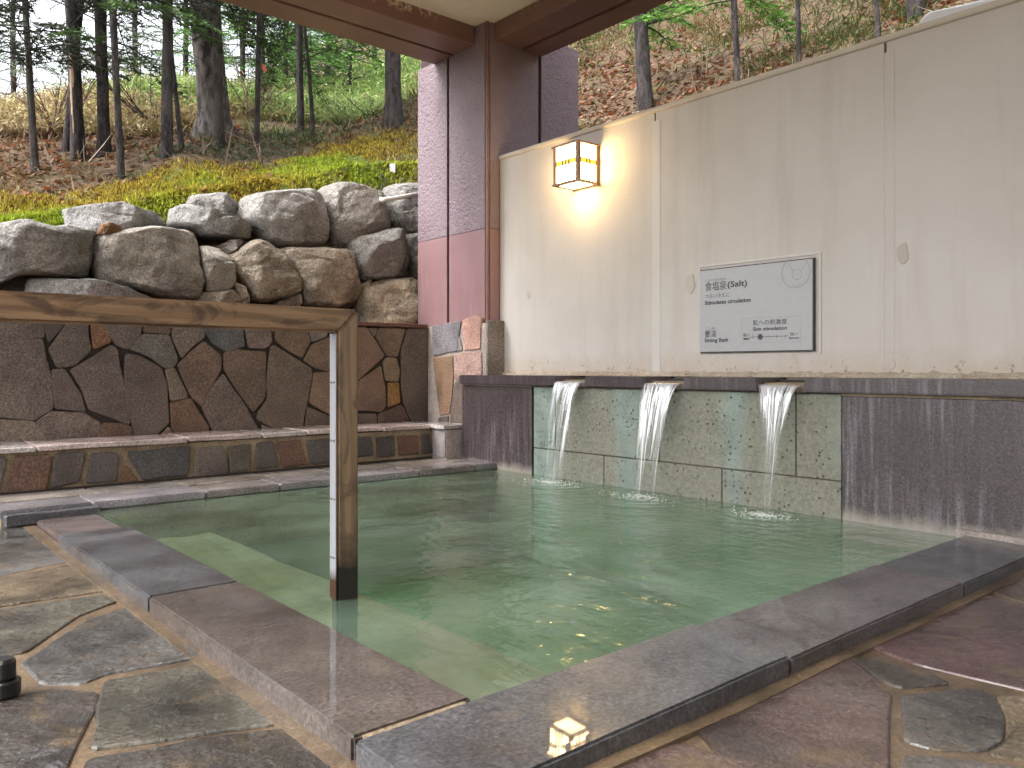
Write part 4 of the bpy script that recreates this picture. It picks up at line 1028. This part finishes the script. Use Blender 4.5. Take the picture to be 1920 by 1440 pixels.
def ground_at(px, py, lo_=5.2, hi=60):
    d = ray(px, py); t_ = lo_; prev = None
    while t_ < hi:
        p = CAMV+d*t_
        if not court(p[0], p[1]) and p[2] < float(H(p[0], p[1])): return np.array([p[0], p[1], float(H(p[0], p[1]))])
        t_ += 0.02
    p = CAMV+d*14; return np.array([p[0], p[1], float(H(p[0], p[1]))])
def axis_pts(a, b, fine0, fine1, fs, cs):
    out = list(np.arange(fine0, fine1, fs)); v = fine1; s = fs
    while v < b: out.append(v); s *= 1.08; v += min(s, cs)
    v = fine0; s = fs; left = []
    while v > a: s *= 1.08; v -= min(s, cs); left.append(v)
    return np.array(left[::-1]+out)
gx = axis_pts(-16, 48, -1.0, 12.0, 0.07, 1.2); gy = axis_pts(-8, 60, 5.4, 15.0, 0.07, 1.2)
GXm, GYm = np.meshgrid(gx, gy, indexing='ij'); Hm = H(GXm, GYm)
Hm = np.where(court(GXm, GYm), -1.0, Hm)
Hm = np.where((GXm < 4.16) & (GYm < 5.75), -1.0, Hm)
nx, ny = len(gx), len(gy)
idx = np.arange(nx*ny).reshape(nx, ny)
Fq = np.stack([idx[:-1, :-1], idx[1:, :-1], idx[1:, 1:], idx[:-1, 1:]], -1).reshape(-1, 4)
def moss_mask(x, y):  # 1 on the moss bank behind the boulders
    return sstep(7.95, 7.25, y+0.30*vnoise(x, y, 0.9, 11)-0.03*x)*sstep(5.6, 4.2, x+0.4*vnoise(x, y, 1.2, 12))*sstep(6.22, 6.40, y)
def ground_mat():
    m, t, b, out = new_mat('forest_floor'); p = pos(t)
    n1 = noi(t, p, 1.6, 6, 0.65); n2 = noi(t, p, 14, 5, 0.7)
    lit = mix(t, ramp(t, n2, [(0.35, 0.0), (0.65, 1.0)]), (0.075, 0.048, 0.030), (0.27, 0.175, 0.10))
    lit = mix(t, ramp(t, n1, [(0.5, 0.0), (0.62, 0.7)]), lit, mix(t, ramp(t, n2, [(0.3, 0.0), (0.7, 1.0)]), (0.085, 0.095, 0.03), (0.22, 0.23, 0.075)))
    at = nd(t, 'ShaderNodeAttribute', attribute_name='tint'); at.attribute_type = 'GEOMETRY'
    fac = nd(t, 'ShaderNodeSeparateColor', {0: at.outputs['Color']}).outputs[0]
    moss = mix(t, ramp(t, noi(t, p, 2.3, 5, 0.6), [(0.38, 0.0), (0.62, 1.0)]), (0.10, 0.16, 0.015), (0.21, 0.19, 0.03))
    L(t, mix(t, fac, lit, moss), b.inputs['Base Color']); b.inputs['Roughness'].default_value = 0.95
    L(t, bump(t, math_(t, 'ADD', n2, noi(t, p, 50, 4)), 1.0, 0.05), b.inputs['Normal'])
    return m
mm = moss_mask(GXm, GYm).ravel()
hill = structure(link('hillside', np_mesh('hillside', np.stack([GXm, GYm, Hm], -1).reshape(-1, 3), Fq, np.stack([mm, mm, mm], -1), True), None, ground_mat()))
structure(link('ground', from_py('ground', [(-80, -80, -1.2), (80, -80, -1.2), (80, 80, -1.2), (-80, 80, -1.2)], [(0, 1, 2, 3)]), None, M_joint))

def tint_mat(name, rough=0.7, trans=0.25):
    m, t, b, out = new_mat(name)
    at = nd(t, 'ShaderNodeAttribute', attribute_name='tint')
    L(t, at.outputs['Color'], b.inputs['Base Color']); b.inputs['Roughness'].default_value = rough
    b.inputs['Specular IOR Level'].default_value = 0.25
    if trans:
        tl = nd(t, 'ShaderNodeBsdfTranslucent', {'Color': at.outputs['Color']}).outputs[0]
        L(t, nd(t, 'ShaderNodeMixShader', {0: trans, 1: b.outputs[0], 2: tl}).outputs[0], out.inputs['Surface'])
    return m
M_leaf = tint_mat('foliage_tint', 0.6, 0.3)
def unit(v): return v/np.maximum(np.linalg.norm(v, axis=-1, keepdims=True), 1e-9)
def blades(base, dirv, length, width, cols, bend=0.0):
    """narrow two-step blades; arrays of N"""
    N = len(base); side = unit(np.cross(dirv, np.array([0, 0, 1.0])+rng.normal(0, 0.4, (N, 3))))
    mid = base+dirv*(length*0.55)[:, None]; tip = base+dirv*length[:, None]; tip[:, 2] -= bend*length
    w2 = (side*width[:, None])
    V = np.stack([base-w2*0.5, base+w2*0.5, mid+w2*0.42, mid-w2*0.42, tip], 1).reshape(-1, 3)
    o = (np.arange(N)*5)[:, None]
    F = np.concatenate([o+np.array([[0, 1, 2]]), o+np.array([[0, 2, 3]]), o+np.array([[3, 2, 4]])], 0)
    return V, F, np.repeat(cols, 5, axis=0)
def tris(base, dirv, length, width, cols):
    N = len(base); side = unit(np.cross(dirv, rng.normal(0, 1, (N, 3))))
    V = np.stack([base-side*width[:, None]*0.5, base+side*width[:, None]*0.5, base+dirv*length[:, None]], 1).reshape(-1, 3)
    return V, np.arange(N*3).reshape(N, 3), np.repeat(cols, 3, axis=0)
def scatter(n, dmin, dmax, px0, px1, power=1.0):
    """points of the hillside seen from the bath, thinning with distance"""
    u = rng.uniform(0, 1, n); d = dmin+(dmax-dmin)*u**power; a = rng.uniform(px0, px1, n)
    x = FW[0]*d+RT[0]*a*d; y = FW[1]*d+RT[1]*a*d
    k = ~court(x, y) & ~((x < 4.9) & (y < 5.9)) & ~((x < 4.9) & (x > 3.7) & (y < 5.8))
    return x[k], y[k]
def pick(c, n): c = np.array(c); return c[rng.integers(0, len(c), n)]*rng.uniform(0.75, 1.25, (n, 1))

# moss bank
x, y = scatter(330000, 5.3, 11.0, -0.80, 0.02, 1.0)
mk = moss_mask(x, y)*sstep(-0.55, 0.1, vnoise(x, y, 3.2, 60)+0.5); k = rng.uniform(0, 1, len(x)) < mk*1.1-0.1; x, y = x[k], y[k]
z = H(x, y)+0.022*vnoise(x, y, 9.0, 61); n_ = len(x)
v1 = np.clip(vnoise(x, y, 1.1, 21)+0.5*vnoise(x, y, 3.5, 22)+0.9*(y-6.85)+0.12*(x-1.6), -1, 1)*0.5+0.5
cols = (np.array([0.27, 0.46, 0.03])*(1-v1)[:, None]+np.array([0.42, 0.33, 0.045])*v1[:, None])*rng.uniform(0.5, 1.45, (n_, 1))
br = rng.uniform(0, 1, n_) < 0.04+0.22*sstep(0.55, 0.95, v1); cols[br] = pick([(0.17, 0.085, 0.028), (0.12, 0.05, 0.022)], br.sum())
dv = unit(rng.normal(0, 0.55, (n_, 3))+np.array([0, 0, 1.0]))
V, F, C = tris(np.stack([x, y, z-0.006], -1), dv, rng.uniform(0.018, 0.055, n_), rng.uniform(0.012, 0.026, n_), cols)
stuff(link('moss', np_mesh('moss', V, F, C), None, M_leaf), 'bright yellow green moss covering the bank above the boulders', 'moss')
# dry grass, ferns and sedge on the slope
x, y = scatter(60000, 5.8, 26.0, -0.80, 0.80, 1.5)
dens = np.clip(0.36+0.75*vnoise(x, y, 0.8, 31)+0.25*vnoise(x, y, 2.5, 33), 0.02, 1)*(1-0.95*moss_mask(x, y)); dens = np.where((x < 4.0) & (y < 10.5), dens*0.30, dens); k = rng.uniform(0, 1, len(x)) < dens; x, y = x[k], y[k]; n_ = len(x); z = H(x, y)
hs_ = vnoise(x, y, 0.55, 32)
straw = pick([(0.26, 0.19, 0.095), (0.20, 0.145, 0.075), (0.15, 0.12, 0.05), (0.30, 0.24, 0.14)], n_); green = pick([(0.085, 0.115, 0.03), (0.12, 0.15, 0.045), (0.065, 0.095, 0.03)], n_)
cols = np.where((hs_+rng.normal(0, 0.3, n_) > 0.12)[:, None], green, straw)
rep = 3; B = np.repeat(np.stack([x, y, z-0.02], -1), rep, 0)+rng.normal(0, 0.03, (n_*rep, 3))*np.array([1, 1, 0])
down = np.array([-0.45, -0.35, 0.0])
dv = unit(rng.normal(0, 0.75, (n_*rep, 3))*np.array([1, 1, 0.3])+np.array([0, 0, 0.75])+down)
far = np.repeat(np.hypot(x, y), rep)
V, F, C = blades(B, dv, rng.uniform(0.07, 0.24, n_*rep)*(0.85+far*0.028), rng.uniform(0.005, 0.010, n_*rep)*(0.7+far*0.07), np.repeat(cols, rep, 0)*rng.uniform(0.8, 1.2, (n_*rep, 1)), 0.35)
stuff(link('dry_grass', np_mesh('dry_grass', V, F, C), None, M_leaf), 'dry straw and green grass tufts over the forest slope', 'grass')
# leaf litter and twigs
x, y = scatter(90000, 5.8, 22.0, -0.80, 0.80, 1.35)
dens = np.clip(0.45+0.8*vnoise(x, y, 0.9, 41), 0.05, 1)*(1-0.93*moss_mask(x, y)); k = rng.uniform(0, 1, len(x)) < dens; x, y = x[k], y[k]; n_ = len(x); z = H(x, y)+rng.uniform(0.0, 0.03, n_)
cols = pick([(0.22, 0.085, 0.035), (0.27, 0.13, 0.06), (0.16, 0.085, 0.05), (0.30, 0.20, 0.12), (0.11, 0.065, 0.04), (0.24, 0.065, 0.025)], n_)
a_ = rng.uniform(0, 2*np.pi, n_); s_ = rng.uniform(0.018, 0.045, n_)
ux = np.stack([np.cos(a_), np.sin(a_), rng.normal(0, 0.45, n_)+0.25*np.cos(a_)], -1)*s_[:, None]; uy = np.stack([-np.sin(a_), np.cos(a_), rng.normal(0, 0.45, n_)-0.25*np.sin(a_)], -1)*s_[:, None]*0.62
c0 = np.stack([x, y, z], -1)
V = np.stack([c0-ux, c0-uy*0.9, c0+ux, c0+uy*0.9], 1).reshape(-1, 3); o = (np.arange(n_)*4)[:, None]
stuff(link('fallen_leaves', np_mesh('fallen_leaves', V, o+np.array([[0, 1, 2, 3]]), np.repeat(cols, 4, 0)), None, M_leaf), 'fallen orange brown leaves strewn over the slope', 'leaves')
x, y = scatter(5200, 6.2, 16.0, -0.78, 0.78, 1.2); k = rng.uniform(0, 1, len(x)) > moss_mask(x, y); x, y = x[k], y[k]; n_ = len(x); z = H(x, y)+0.015
cols = pick([(0.30, 0.24, 0.19), (0.16, 0.11, 0.08), (0.38, 0.30, 0.23), (0.09, 0.06, 0.05)], n_)
dv = unit(rng.normal(0, 1, (n_, 3))*np.array([1, 1, 0.35])+np.array([0.1, 0.05, 0.12]))
V, F, C = blades(np.stack([x, y, z], -1), dv, rng.uniform(0.12, 0.55, n_), rng.uniform(0.006, 0.016, n_), cols, -0.05)
stuff(link('fallen_twigs', np_mesh('fallen_twigs', V, F, C), None, M_leaf), 'fallen twigs and dead sticks on the forest floor', 'twigs')

# ------------------------------------------------------------------ trees
def bark_mat(name, c1, c2, c3, sc=1.0):
    m, t, b, out = new_mat(name); p = pos(t, 5.0, (1, 1, 0.35))
    n1 = noi(t, p, 20*sc, 6, 0.7); n2 = noi(t, p, 3.0, 4)
    c = mix(t, ramp(t, n1, [(0.42, 0.0), (0.57, 1.0)]), c1, c2)
    c = mix(t, ramp(t, n2, [(0.5, 0.0), (0.66, 0.65)]), c, c3)
    L(t, c, b.inputs['Base Color']); b.inputs['Roughness'].default_value = 0.9
    L(t, bump(t, n1, 1.0, 0.035), b.inputs['Normal'])
    return m
M_bark = bark_mat('dark_bark', (0.012, 0.009, 0.009), (0.062, 0.050, 0.049), (0.045, 0.042, 0.032))
M_bark_big = bark_mat('furrowed_bark', (0.02, 0.016, 0.015), (0.17, 0.15, 0.14), (0.10, 0.08, 0.06), 0.55)
M_bare = plain('stripped_wood', (0.42, 0.29, 0.19), 0.7, bs=0.5)
M_needle = tint_mat('needles', 0.55, 0.25)
def trunk_mesh(base, top, r0, r1, flare, seed, n=14, steps=26, knob=0.06):
    V = []; F = []; rs = np.random.default_rng(seed); ax = np.array(top)-np.array(base); Lh = np.linalg.norm(ax)
    bendv = rs.normal(0, 0.010*Lh, 3)*np.array([1, 1, 0])
    for j in range(steps+1):
        s = (j/steps)**1.5; c = np.array(base)+ax*s+bendv*math.sin(s*3.1); r_ = (r0+(r1-r0)*s)*(1+flare*math.exp(-s*Lh/0.16))
        for k in range(n):
            a = 2*math.pi*k/n
            q = 1+knob*rs.normal()+ (flare*0.35*math.exp(-s*Lh/0.2)*math.sin(a*5+seed))
            V.append((c[0]+r_*q*math.cos(a), c[1]+r_*q*math.sin(a), c[2]-(0.15 if j == 0 else 0)))
    for j in range(steps):
        for k in range(n): F.append((j*n+k, j*n+(k+1) % n, (j+1)*n+(k+1) % n, (j+1)*n+k))
    return V, F
def limb_set(rs, base, top, z0, z1, n, length, droop):
    """limb polylines from the trunk axis"""
    out = []; ax = np.array(top)-np.array(base)
    for _ in range(n):
        zz = rs.uniform(z0, max(z1, z0+0.6)); s = zz/ax[2]; p = np.array(base)+ax*s; a = rs.uniform(0, 2*math.pi); l = length*rs.uniform(0.45, 1.1)
        d = np.array([math.cos(a), math.sin(a), 0]); pts = []; w_ = rs.normal(0, 0.10, 2)
        for i in range(7):
            u = i/6; pts.append(p+d*l*u+np.array([w_[0]*u*u*l, w_[1]*u*u*l, (0.10*u-droop*u*u)*l+0.03*l*math.sin(u*5+a)]))
        out.append(np.array(pts))
    return out
def sprays(rs, limbs, cols, dens=26, tw=0.20, start=0.25, nl=0.062, nw=0.020):
    """flat fir sprays: side twigs carrying needles along each limb"""
    B = []; D = []; LN = []; tb = []; td = []; tl = []
    for P in limbs:
        Lm = np.linalg.norm(P[-1]-P[0]); m = max(4, int(dens*Lm))
        for i in range(m):
            u = start+(1-start)*(i+rs.uniform())/m; f = u*6; j = min(5, int(f)); q = P[j]+(P[j+1]-P[j])*(f-j); t_ = P[j+1]-P[j]; t_ = t_/np.linalg.norm(t_)
            sd_ = np.cross(t_, [0, 0, 1.0]); sd_ /= max(np.linalg.norm(sd_), 1e-6); sgn = 1 if i % 2 else -1
            d = t_*0.75+sd_*sgn*rs.uniform(0.5, 1.1)+np.array([0, 0, rs.normal(-0.08, 0.14)]); d /= np.linalg.norm(d)
            l = tw*rs.uniform(0.5, 1.2)*(1.15-0.6*u)
            tb.append(q); td.append(d); tl.append(l)
    if not tb: return None
    tb = np.array(tb); td = np.array(td); tl = np.array(tl); K = 9
    u = (np.arange(K)+0.5)/K
    B = (tb[:, None, :]+td[:, None, :]*(tl[:, None]*u)[:, :, None]).reshape(-1, 3)
    side = unit(np.cross(td, np.array([0, 0, 1.0])))
    sg = np.where(np.arange(K) % 2 == 0, 1.0, -1.0)
    D = unit((td[:, None, :]*0.7+side[:, None, :]*sg[None, :, None]*0.8).reshape(-1, 3)+rng.normal(0, 0.22, (len(B), 3)))
    N = len(B); tc = np.repeat(np.array(cols)[rs.integers(0, len(cols), len(tb))]*rs.uniform(0.7, 1.3, (len(tb), 1)), K, 0)
    return tris(B, D, rs.uniform(0.6, 1.2, N)*nl, rs.uniform(0.7, 1.2, N)*nw, tc*rs.uniform(0.8, 1.2, (N, 1)))
DARKN = [(0.030, 0.045, 0.026), (0.042, 0.058, 0.032), (0.055, 0.065, 0.040)]
MIDN = [(0.055, 0.105, 0.030), (0.075, 0.135, 0.036), (0.045, 0.085, 0.030)]
BRIGHTN = [(0.12, 0.28, 0.045), (0.16, 0.34, 0.06), (0.09, 0.21, 0.04)]
HAZEN = [(0.24, 0.31, 0.20), (0.29, 0.35, 0.24), (0.20, 0.26, 0.17)]  # haze painted into the needle colour of far firs
def tree(label, basepx, toppx, wpx, wtop, limbs, crown, cols, height=7.0, flare=0.5, seed=0, group='trees on the slope', mat=None, length=1.2, droop=0.30, z0=0.9, bare=False, dens=26, base=None, name='fir_tree', tw=0.20):
    rs = np.random.default_rng(seed+500)
    b = ground_at(*basepx) if base is None else np.array(base)
    d = float(np.dot(b, FW)); r0 = wpx/FPX*d/2; r1 = wtop/FPX*d/2
    tpx = CAMV+ray(*toppx)*d                    # same distance as the foot
    ax = tpx-b; top = b+ax*(height/ax[2]); sc_ = height/ax[2]
    r_end = max(0.012, r0+(r1-r0)*min(sc_, 2.2))
    root = empty(name, b); tag(root, label, 'tree', group)
    V, F = trunk_mesh(b-b, top-b, r0, r_end, flare, seed)
    tr_ = link('trunk', from_py('trunk', V, F, True), root, mat or M_bark)
    if bare:
        V = []; F = []; nS = 14; a0 = math.atan2(CAMV[1]-b[1], CAMV[0]-b[0])-0.55
        for i in range(nS+1):
            u = i/nS; s1 = 0.030+0.105*u; c = (top-b)*s1+np.random.default_rng(seed).normal(0, 0.010*np.linalg.norm(top-b), 3)*np.array([1, 1, 0])*math.sin(s1*3.1); rr = (r0+(r_end-r0)*s1)*(1+flare*math.exp(-s1*height/0.16))*1.07; hw = 0.50*math.sin(math.pi*(0.05+0.9*u))+0.08*rs.normal()
            for k in range(5):
                an = a0+hw*(k-2)/2; V.append((c[0]+rr*math.cos(an)*(1-0.05*abs(k-2)), c[1]+rr*math.sin(an)*(1-0.05*abs(k-2)), c[2]))
        for i in range(nS):
            for k in range(4): F.append((5*i+k, 5*i+k+1, 5*i+k+6, 5*i+k+5))
        link('bare_patch', from_py('bare_patch', V, F, True), root, M_bare)
    if limbs:
        LS = limb_set(rs, b-b, top-b, z0, min(height*0.9, 3.2), int(limbs*0.85), length, droop)
        AV = []; AF = []
        for P in LS:
            rr = np.linspace(0.011, 0.003, 7)*min(1.5, max(0.7, r0/0.06)); v, f = tube_arrays(P, rr, 4); o = len(AV); AV += v; AF += [tuple(i+o for i in q) for q in f]
            for _ in range(5):   # side twigs
                j = rs.integers(1, 6); q = P[j]; t_ = unit(P[j+1]-P[j]); d2 = unit(t_*0.7+rs.normal(0, 0.55, 3)); l = rs.uniform(0.15, 0.4)*length
                v, f = tube_arrays([q, q+d2*l*0.5+np.array([0, 0, -0.02]), q+d2*l+np.array([0, 0, -0.05*l])], [0.0045, 0.003, 0.0015], 3); o = len(AV); AV += v; AF += [tuple(i+o for i in q2) for q2 in f]
        lm = link('limbs', from_py('limbs', AV, AF), root, M_bark); lm['kind'] = 'stuff'
        if crown > 0:
            sel = [P for P in LS if rs.uniform() < crown]
            r = sprays(rs, sel, cols, dens, tw)
            if r: cr = link('crown', np_mesh('crown', *r), root, M_needle); cr['kind'] = 'stuff'
    return root, b
T = tree
T('thin dark fir with drooping dark branches, leftmost trunk in front', (66,325), (45,0), 13, 9, 60, 0.75, DARKN, 6.0, 0.35, 1, length=1.0, droop=0.15, z0=0.9)
T('slender fir with a stripped pale patch low on its trunk', (147,300), (131,0), 24, 20, 34, 0.5, DARKN, 8.0, 0.18, 2, z0=1.4, bare=True, length=1.3)
T('dark trunk standing close behind the stripped fir', (124,283), (127,0), 14, 12, 14, 0.4, DARKN, 8.0, 0.5, 3, z0=1.8)
T('straight flaky barked fir, third large trunk from the left', (196,290), (193,0), 21, 20, 36, 0.5, DARKN, 8.5, 0.3, 4, z0=1.5, length=1.4)
T('thin straight trunk rooted at the edge of the moss', (228,334), (215,0), 13, 11, 36, 0.45, MIDN, 6.5, 0.15, 5, z0=1.1, length=1.1)
T('fir with a scarred trunk left of the giant tree', (313,293), (310,0), 20, 17, 40, 0.6, DARKN+MIDN, 8.0, 0.25, 6, z0=1.4, length=1.4)
T('thin sapling leaning beside the scarred fir', (341,280), (318,60), 9, 6, 10, 0.2, DARKN, 3.2, 0.2, 7, z0=1.2, length=0.7)
T('giant old tree with broad flaring foot and furrowed bark', (405,256), (392,0), 54, 46, 16, 0.2, DARKN, 12.0, 0.6, 8, mat=M_bark_big, z0=3.5, length=2.0, name='old_tree')
T('dark straight trunk in front of the giant tree', (413,278), (412,0), 17, 15, 36, 0.7, DARKN+MIDN, 8.0, 0.15, 9, z0=1.5, length=1.3)
T('thin straight pole of a tree with an orange tag', (481,275), (492,20), 10, 9, 26, 0.6, MIDN, 6.0, 0.1, 10, z0=1.3, length=1.2)
T('narrow brown trunk just behind the tagged tree', (493,205), (494,40), 9, 8, 22, 0.8, BRIGHTN, 6.5, 0.1, 11, z0=0.9, length=1.5)
T('dark fir with bright green branches right of the tagged tree', (564,246), (564,40), 13, 12, 46, 0.85, BRIGHTN+MIDN, 7.0, 0.15, 12, z0=0.9, length=1.5)
T('thin leaning trunk crossing the fir beside it', (588,256), (556,60), 8, 6, 8, 0.3, MIDN, 3.5, 0.1, 13, z0=1.0, length=0.8)
T('young bushy green fir farther up between the trunks', (612,206), (612,60), 12, 8, 70, 1.0, BRIGHTN, 5.5, 0.1, 14, z0=0.4, length=1.3, droop=0.25)
T('stout fir on a mound beside the pillar', (740,236), (737,0), 29, 26, 36, 0.6, DARKN+MIDN, 8.5, 0.45, 15, z0=1.2, length=1.3)
T('thick dark fir trunk behind the white wall near the pillar', (1211,206), (1204,0), 27, 25, 30, 0.95, BRIGHTN, 6.5, 0.3, 16, z0=0.75, length=0.75)
T('thin trunk behind the white wall left of the other two saplings', (1384,158), (1374,0), 12, 11, 22, 0.9, BRIGHTN, 5.5, 0.1, 17, z0=0.62, length=0.8)
T('thin sapling behind the wall, middle one of three', (1498,124), (1493,0), 9, 8, 8, 0.3, MIDN, 5.0, 0.1, 18, z0=1.0, length=0.8)
T('thin sapling behind the wall, nearest the white panel', (1648,78), (1645,0), 9, 8, 8, 0.3, MIDN, 5.0, 0.1, 19, z0=1.0, length=0.8)
T('dark trunk partly hidden by the white panel behind the wall', (1716,30), (1716,-60), 26, 24, 10, 0.4, MIDN, 6.5, 0.3, 20, z0=1.2, length=1.0)
# farther firs that close the view
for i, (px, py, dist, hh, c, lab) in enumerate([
   (30, 205, 19, 8, HAZEN, 'pale fir with painted-in mist far back at the left edge'), (260, 210, 19, 8, HAZEN+MIDN, 'fir with partly mist-coloured needles far back between thin trunks, left of scarred fir'),
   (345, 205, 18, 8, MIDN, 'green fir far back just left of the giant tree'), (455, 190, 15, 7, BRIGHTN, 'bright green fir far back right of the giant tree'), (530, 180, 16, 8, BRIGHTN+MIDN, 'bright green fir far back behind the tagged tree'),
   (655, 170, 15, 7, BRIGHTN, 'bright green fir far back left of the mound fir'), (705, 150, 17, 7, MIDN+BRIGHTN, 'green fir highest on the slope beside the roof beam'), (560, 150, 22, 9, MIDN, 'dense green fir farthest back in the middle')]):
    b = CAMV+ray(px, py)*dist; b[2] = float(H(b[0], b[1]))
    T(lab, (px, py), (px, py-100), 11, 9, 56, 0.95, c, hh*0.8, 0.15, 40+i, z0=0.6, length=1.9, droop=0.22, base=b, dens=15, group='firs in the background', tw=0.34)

# bare shrubs
def shrub(label, px, py, n, h_, lean, seed, col):
    rs = np.random.default_rng(seed); b = ground_at(px, py); AV = []; AF = []
    for _ in range(n):
        a = rs.uniform(0, 2*math.pi); d = unit(np.array([math.cos(a)*0.5, math.sin(a)*0.5, 1.0])+RT*lean); l = h_*rs.uniform(0.5, 1.1); P = [np.zeros(3)]
        for i in range(6): d = unit(d+rs.normal(0, 0.13, 3)); P.append(P[-1]+d*l/6)
        v, f = tube_arrays(P, np.linspace(0.010, 0.003, 7), 4); o = len(AV); AV += v; AF += [tuple(i+o for i in q) for q in f]
        for _k in range(7):
            j = rs.integers(2, 6); d2 = unit(d+rs.normal(0, 0.6, 3)); q = P[j]; e = q+d2*l*rs.uniform(0.15, 0.35)
            v, f = tube_arrays([q, (q+e)/2+rs.normal(0, 0.01, 3), e], [0.004, 0.003, 0.0015], 3); o = len(AV); AV += v; AF += [tuple(i+o for i in q2) for q2 in f]
    o = link('bare_shrub', from_py('bare_shrub', AV, AF), None, plain('shrub_twigs', col, 0.8)); o.location = b
    tag(o, label, 'shrub', 'leafless shrubs')
shrub('leafless shrub with stems leaning left, between the thin trunks', 302, 250, 9, 1.9, -0.9, 1, (0.05, 0.035, 0.03))
shrub('leafless reddish shrub behind the leftmost trunk', 100, 262, 16, 1.1, 0.1, 2, (0.14, 0.07, 0.05))
shrub('leafless shrub right of the giant tree foot', 470, 225, 12, 1.5, 0.3, 3, (0.11, 0.07, 0.05))
shrub('leafless shrub in front of the slope beside the mound fir', 640, 190, 12, 1.2, 0.2, 4, (0.13, 0.08, 0.05))
# undergrowth that closes the slope
x, y = scatter(9500, 8.8, 26.0, -0.80, 0.06, 1.2); _d = x*FW[0]+y*FW[1]; _k = _d > 9.0+1.9*sstep(2.4, 4.5, x); x, y = x[_k], y[_k]; n_ = len(x); z = H(x, y)
dd_ = x*FW[0]+y*FW[1]; hh = (0.18+0.75*np.clip(vnoise(x, y, 0.35, 51)+0.4, 0, 1.2))*(0.22+0.78*sstep(9.0, 14.0, dd_))*(0.75+0.35*sstep(2.0, 5.0, x))
m_ = 42; B = np.repeat(np.stack([x, y, z], -1), m_, 0)+rng.normal(0, 0.20, (n_*m_, 3))*np.array([1, 1, 0]); B[:, 2] += rng.uniform(0, 1, n_*m_)*np.repeat(hh, m_)
tone = vnoise(x, y, 0.5, 52); bc = np.where((tone+rng.normal(0, 0.25, n_) > -0.15)[:, None], pick([(0.24, 0.33, 0.10), (0.18, 0.27, 0.085), (0.31, 0.37, 0.16)], n_), pick([(0.36, 0.30, 0.14), (0.30, 0.21, 0.12), (0.40, 0.34, 0.19)], n_))
dv = unit(rng.normal(0, 0.8, (n_*m_, 3))+np.array([0, 0, 0.4]))
V, F, C = blades(B, dv, rng.uniform(0.05, 0.17, n_*m_), rng.uniform(0.010, 0.028, n_*m_), np.repeat(bc, m_, 0)*rng.uniform(0.75, 1.6, (n_*m_, 1)), 0.3)
stuff(link('undergrowth', np_mesh('undergrowth', V, F, C), None, M_leaf), 'tangled green and tawny undergrowth behind the trees', 'undergrowth')
# silvery groundcover by the mound
x, y = scatter(48000, 7.0, 11.5, -0.70, -0.09, 1.0); k = rng.uniform(0, 1, len(x)) < np.clip(0.2+1.3*vnoise(x, y, 1.6, 71)-0.9*sstep(3.9, 2.6, x), 0, 1)*(1-0.8*moss_mask(x, y)); x, y = x[k], y[k]; n_ = len(x)
cols = pick([(0.16, 0.20, 0.14), (0.12, 0.17, 0.10), (0.20, 0.23, 0.17), (0.08, 0.12, 0.06)], n_)
dv = unit(rng.normal(0, 0.8, (n_, 3))+np.array([-0.2, -0.2, 0.9]))
V, F, C = blades(np.stack([x, y, H(x, y)-0.01], -1), dv, rng.uniform(0.04, 0.11, n_), rng.uniform(0.008, 0.018, n_), cols, 0.5)
stuff(link('low_ferns', np_mesh('low_ferns', V, F, C), None, M_leaf), 'grey green low ferns around the mound beside the pillar', 'ferns')

# tag, marker, white panel
b = CAMV+ray(494, 128)*float(np.dot(ground_at(481, 275), FW))
tg = [b+RT*dx+np.array([0, 0, dz]) for dx, dz in ((-0.02, 0.04), (0.01, 0.045), (0.04, -0.02), (0.01, -0.045), (-0.012, -0.015))]
tag(flat_stone('tree_tag', tg, -FW, 0.006, 0.001, plain('orange_tag', (0.55, 0.13, 0.06), 0.6), None, None, jit=0.0), 'small orange tag tied to a thin tree', 'tag')
mb = ground_at(736, 326); mk_ = empty('plant_marker', mb); tag(mk_, 'small white plant marker on the moss beside the pillar', 'marker')
M_wp = plain('white_plastic', (0.72, 0.74, 0.78), 0.4, var=0.05)
o = box('plate', -0.026, 0.026, -0.004, 0.004, 0.0, 0.085, M_wp, mk_, 0.003); o.rotation_euler = (0, 0, R(YAW)); o2 = box('stake', -0.006, 0.006, 0.005, 0.011, -0.08, 0.07, M_wp, mk_); o2.rotation_euler = (0, 0, R(YAW))
PXp = 4.75
pts = [(1722, 110), (1719, 52), (1724, 36), (1740, 22), (1800, 8), (1920, -22), (2080, -60), (2080, 110)]
pn = [on(x_, y_, 0, PXp) for x_, y_ in pts]
tag(flat_stone('white_panel', pn, (-1, 0, 0), 0.25, 0.012, plain('white_coating', (0.85, 0.87, 0.9), 0.35, var=0.02), None, None, jit=0.0), 'white smooth panel with rounded corner rising behind the wall top', 'panel')
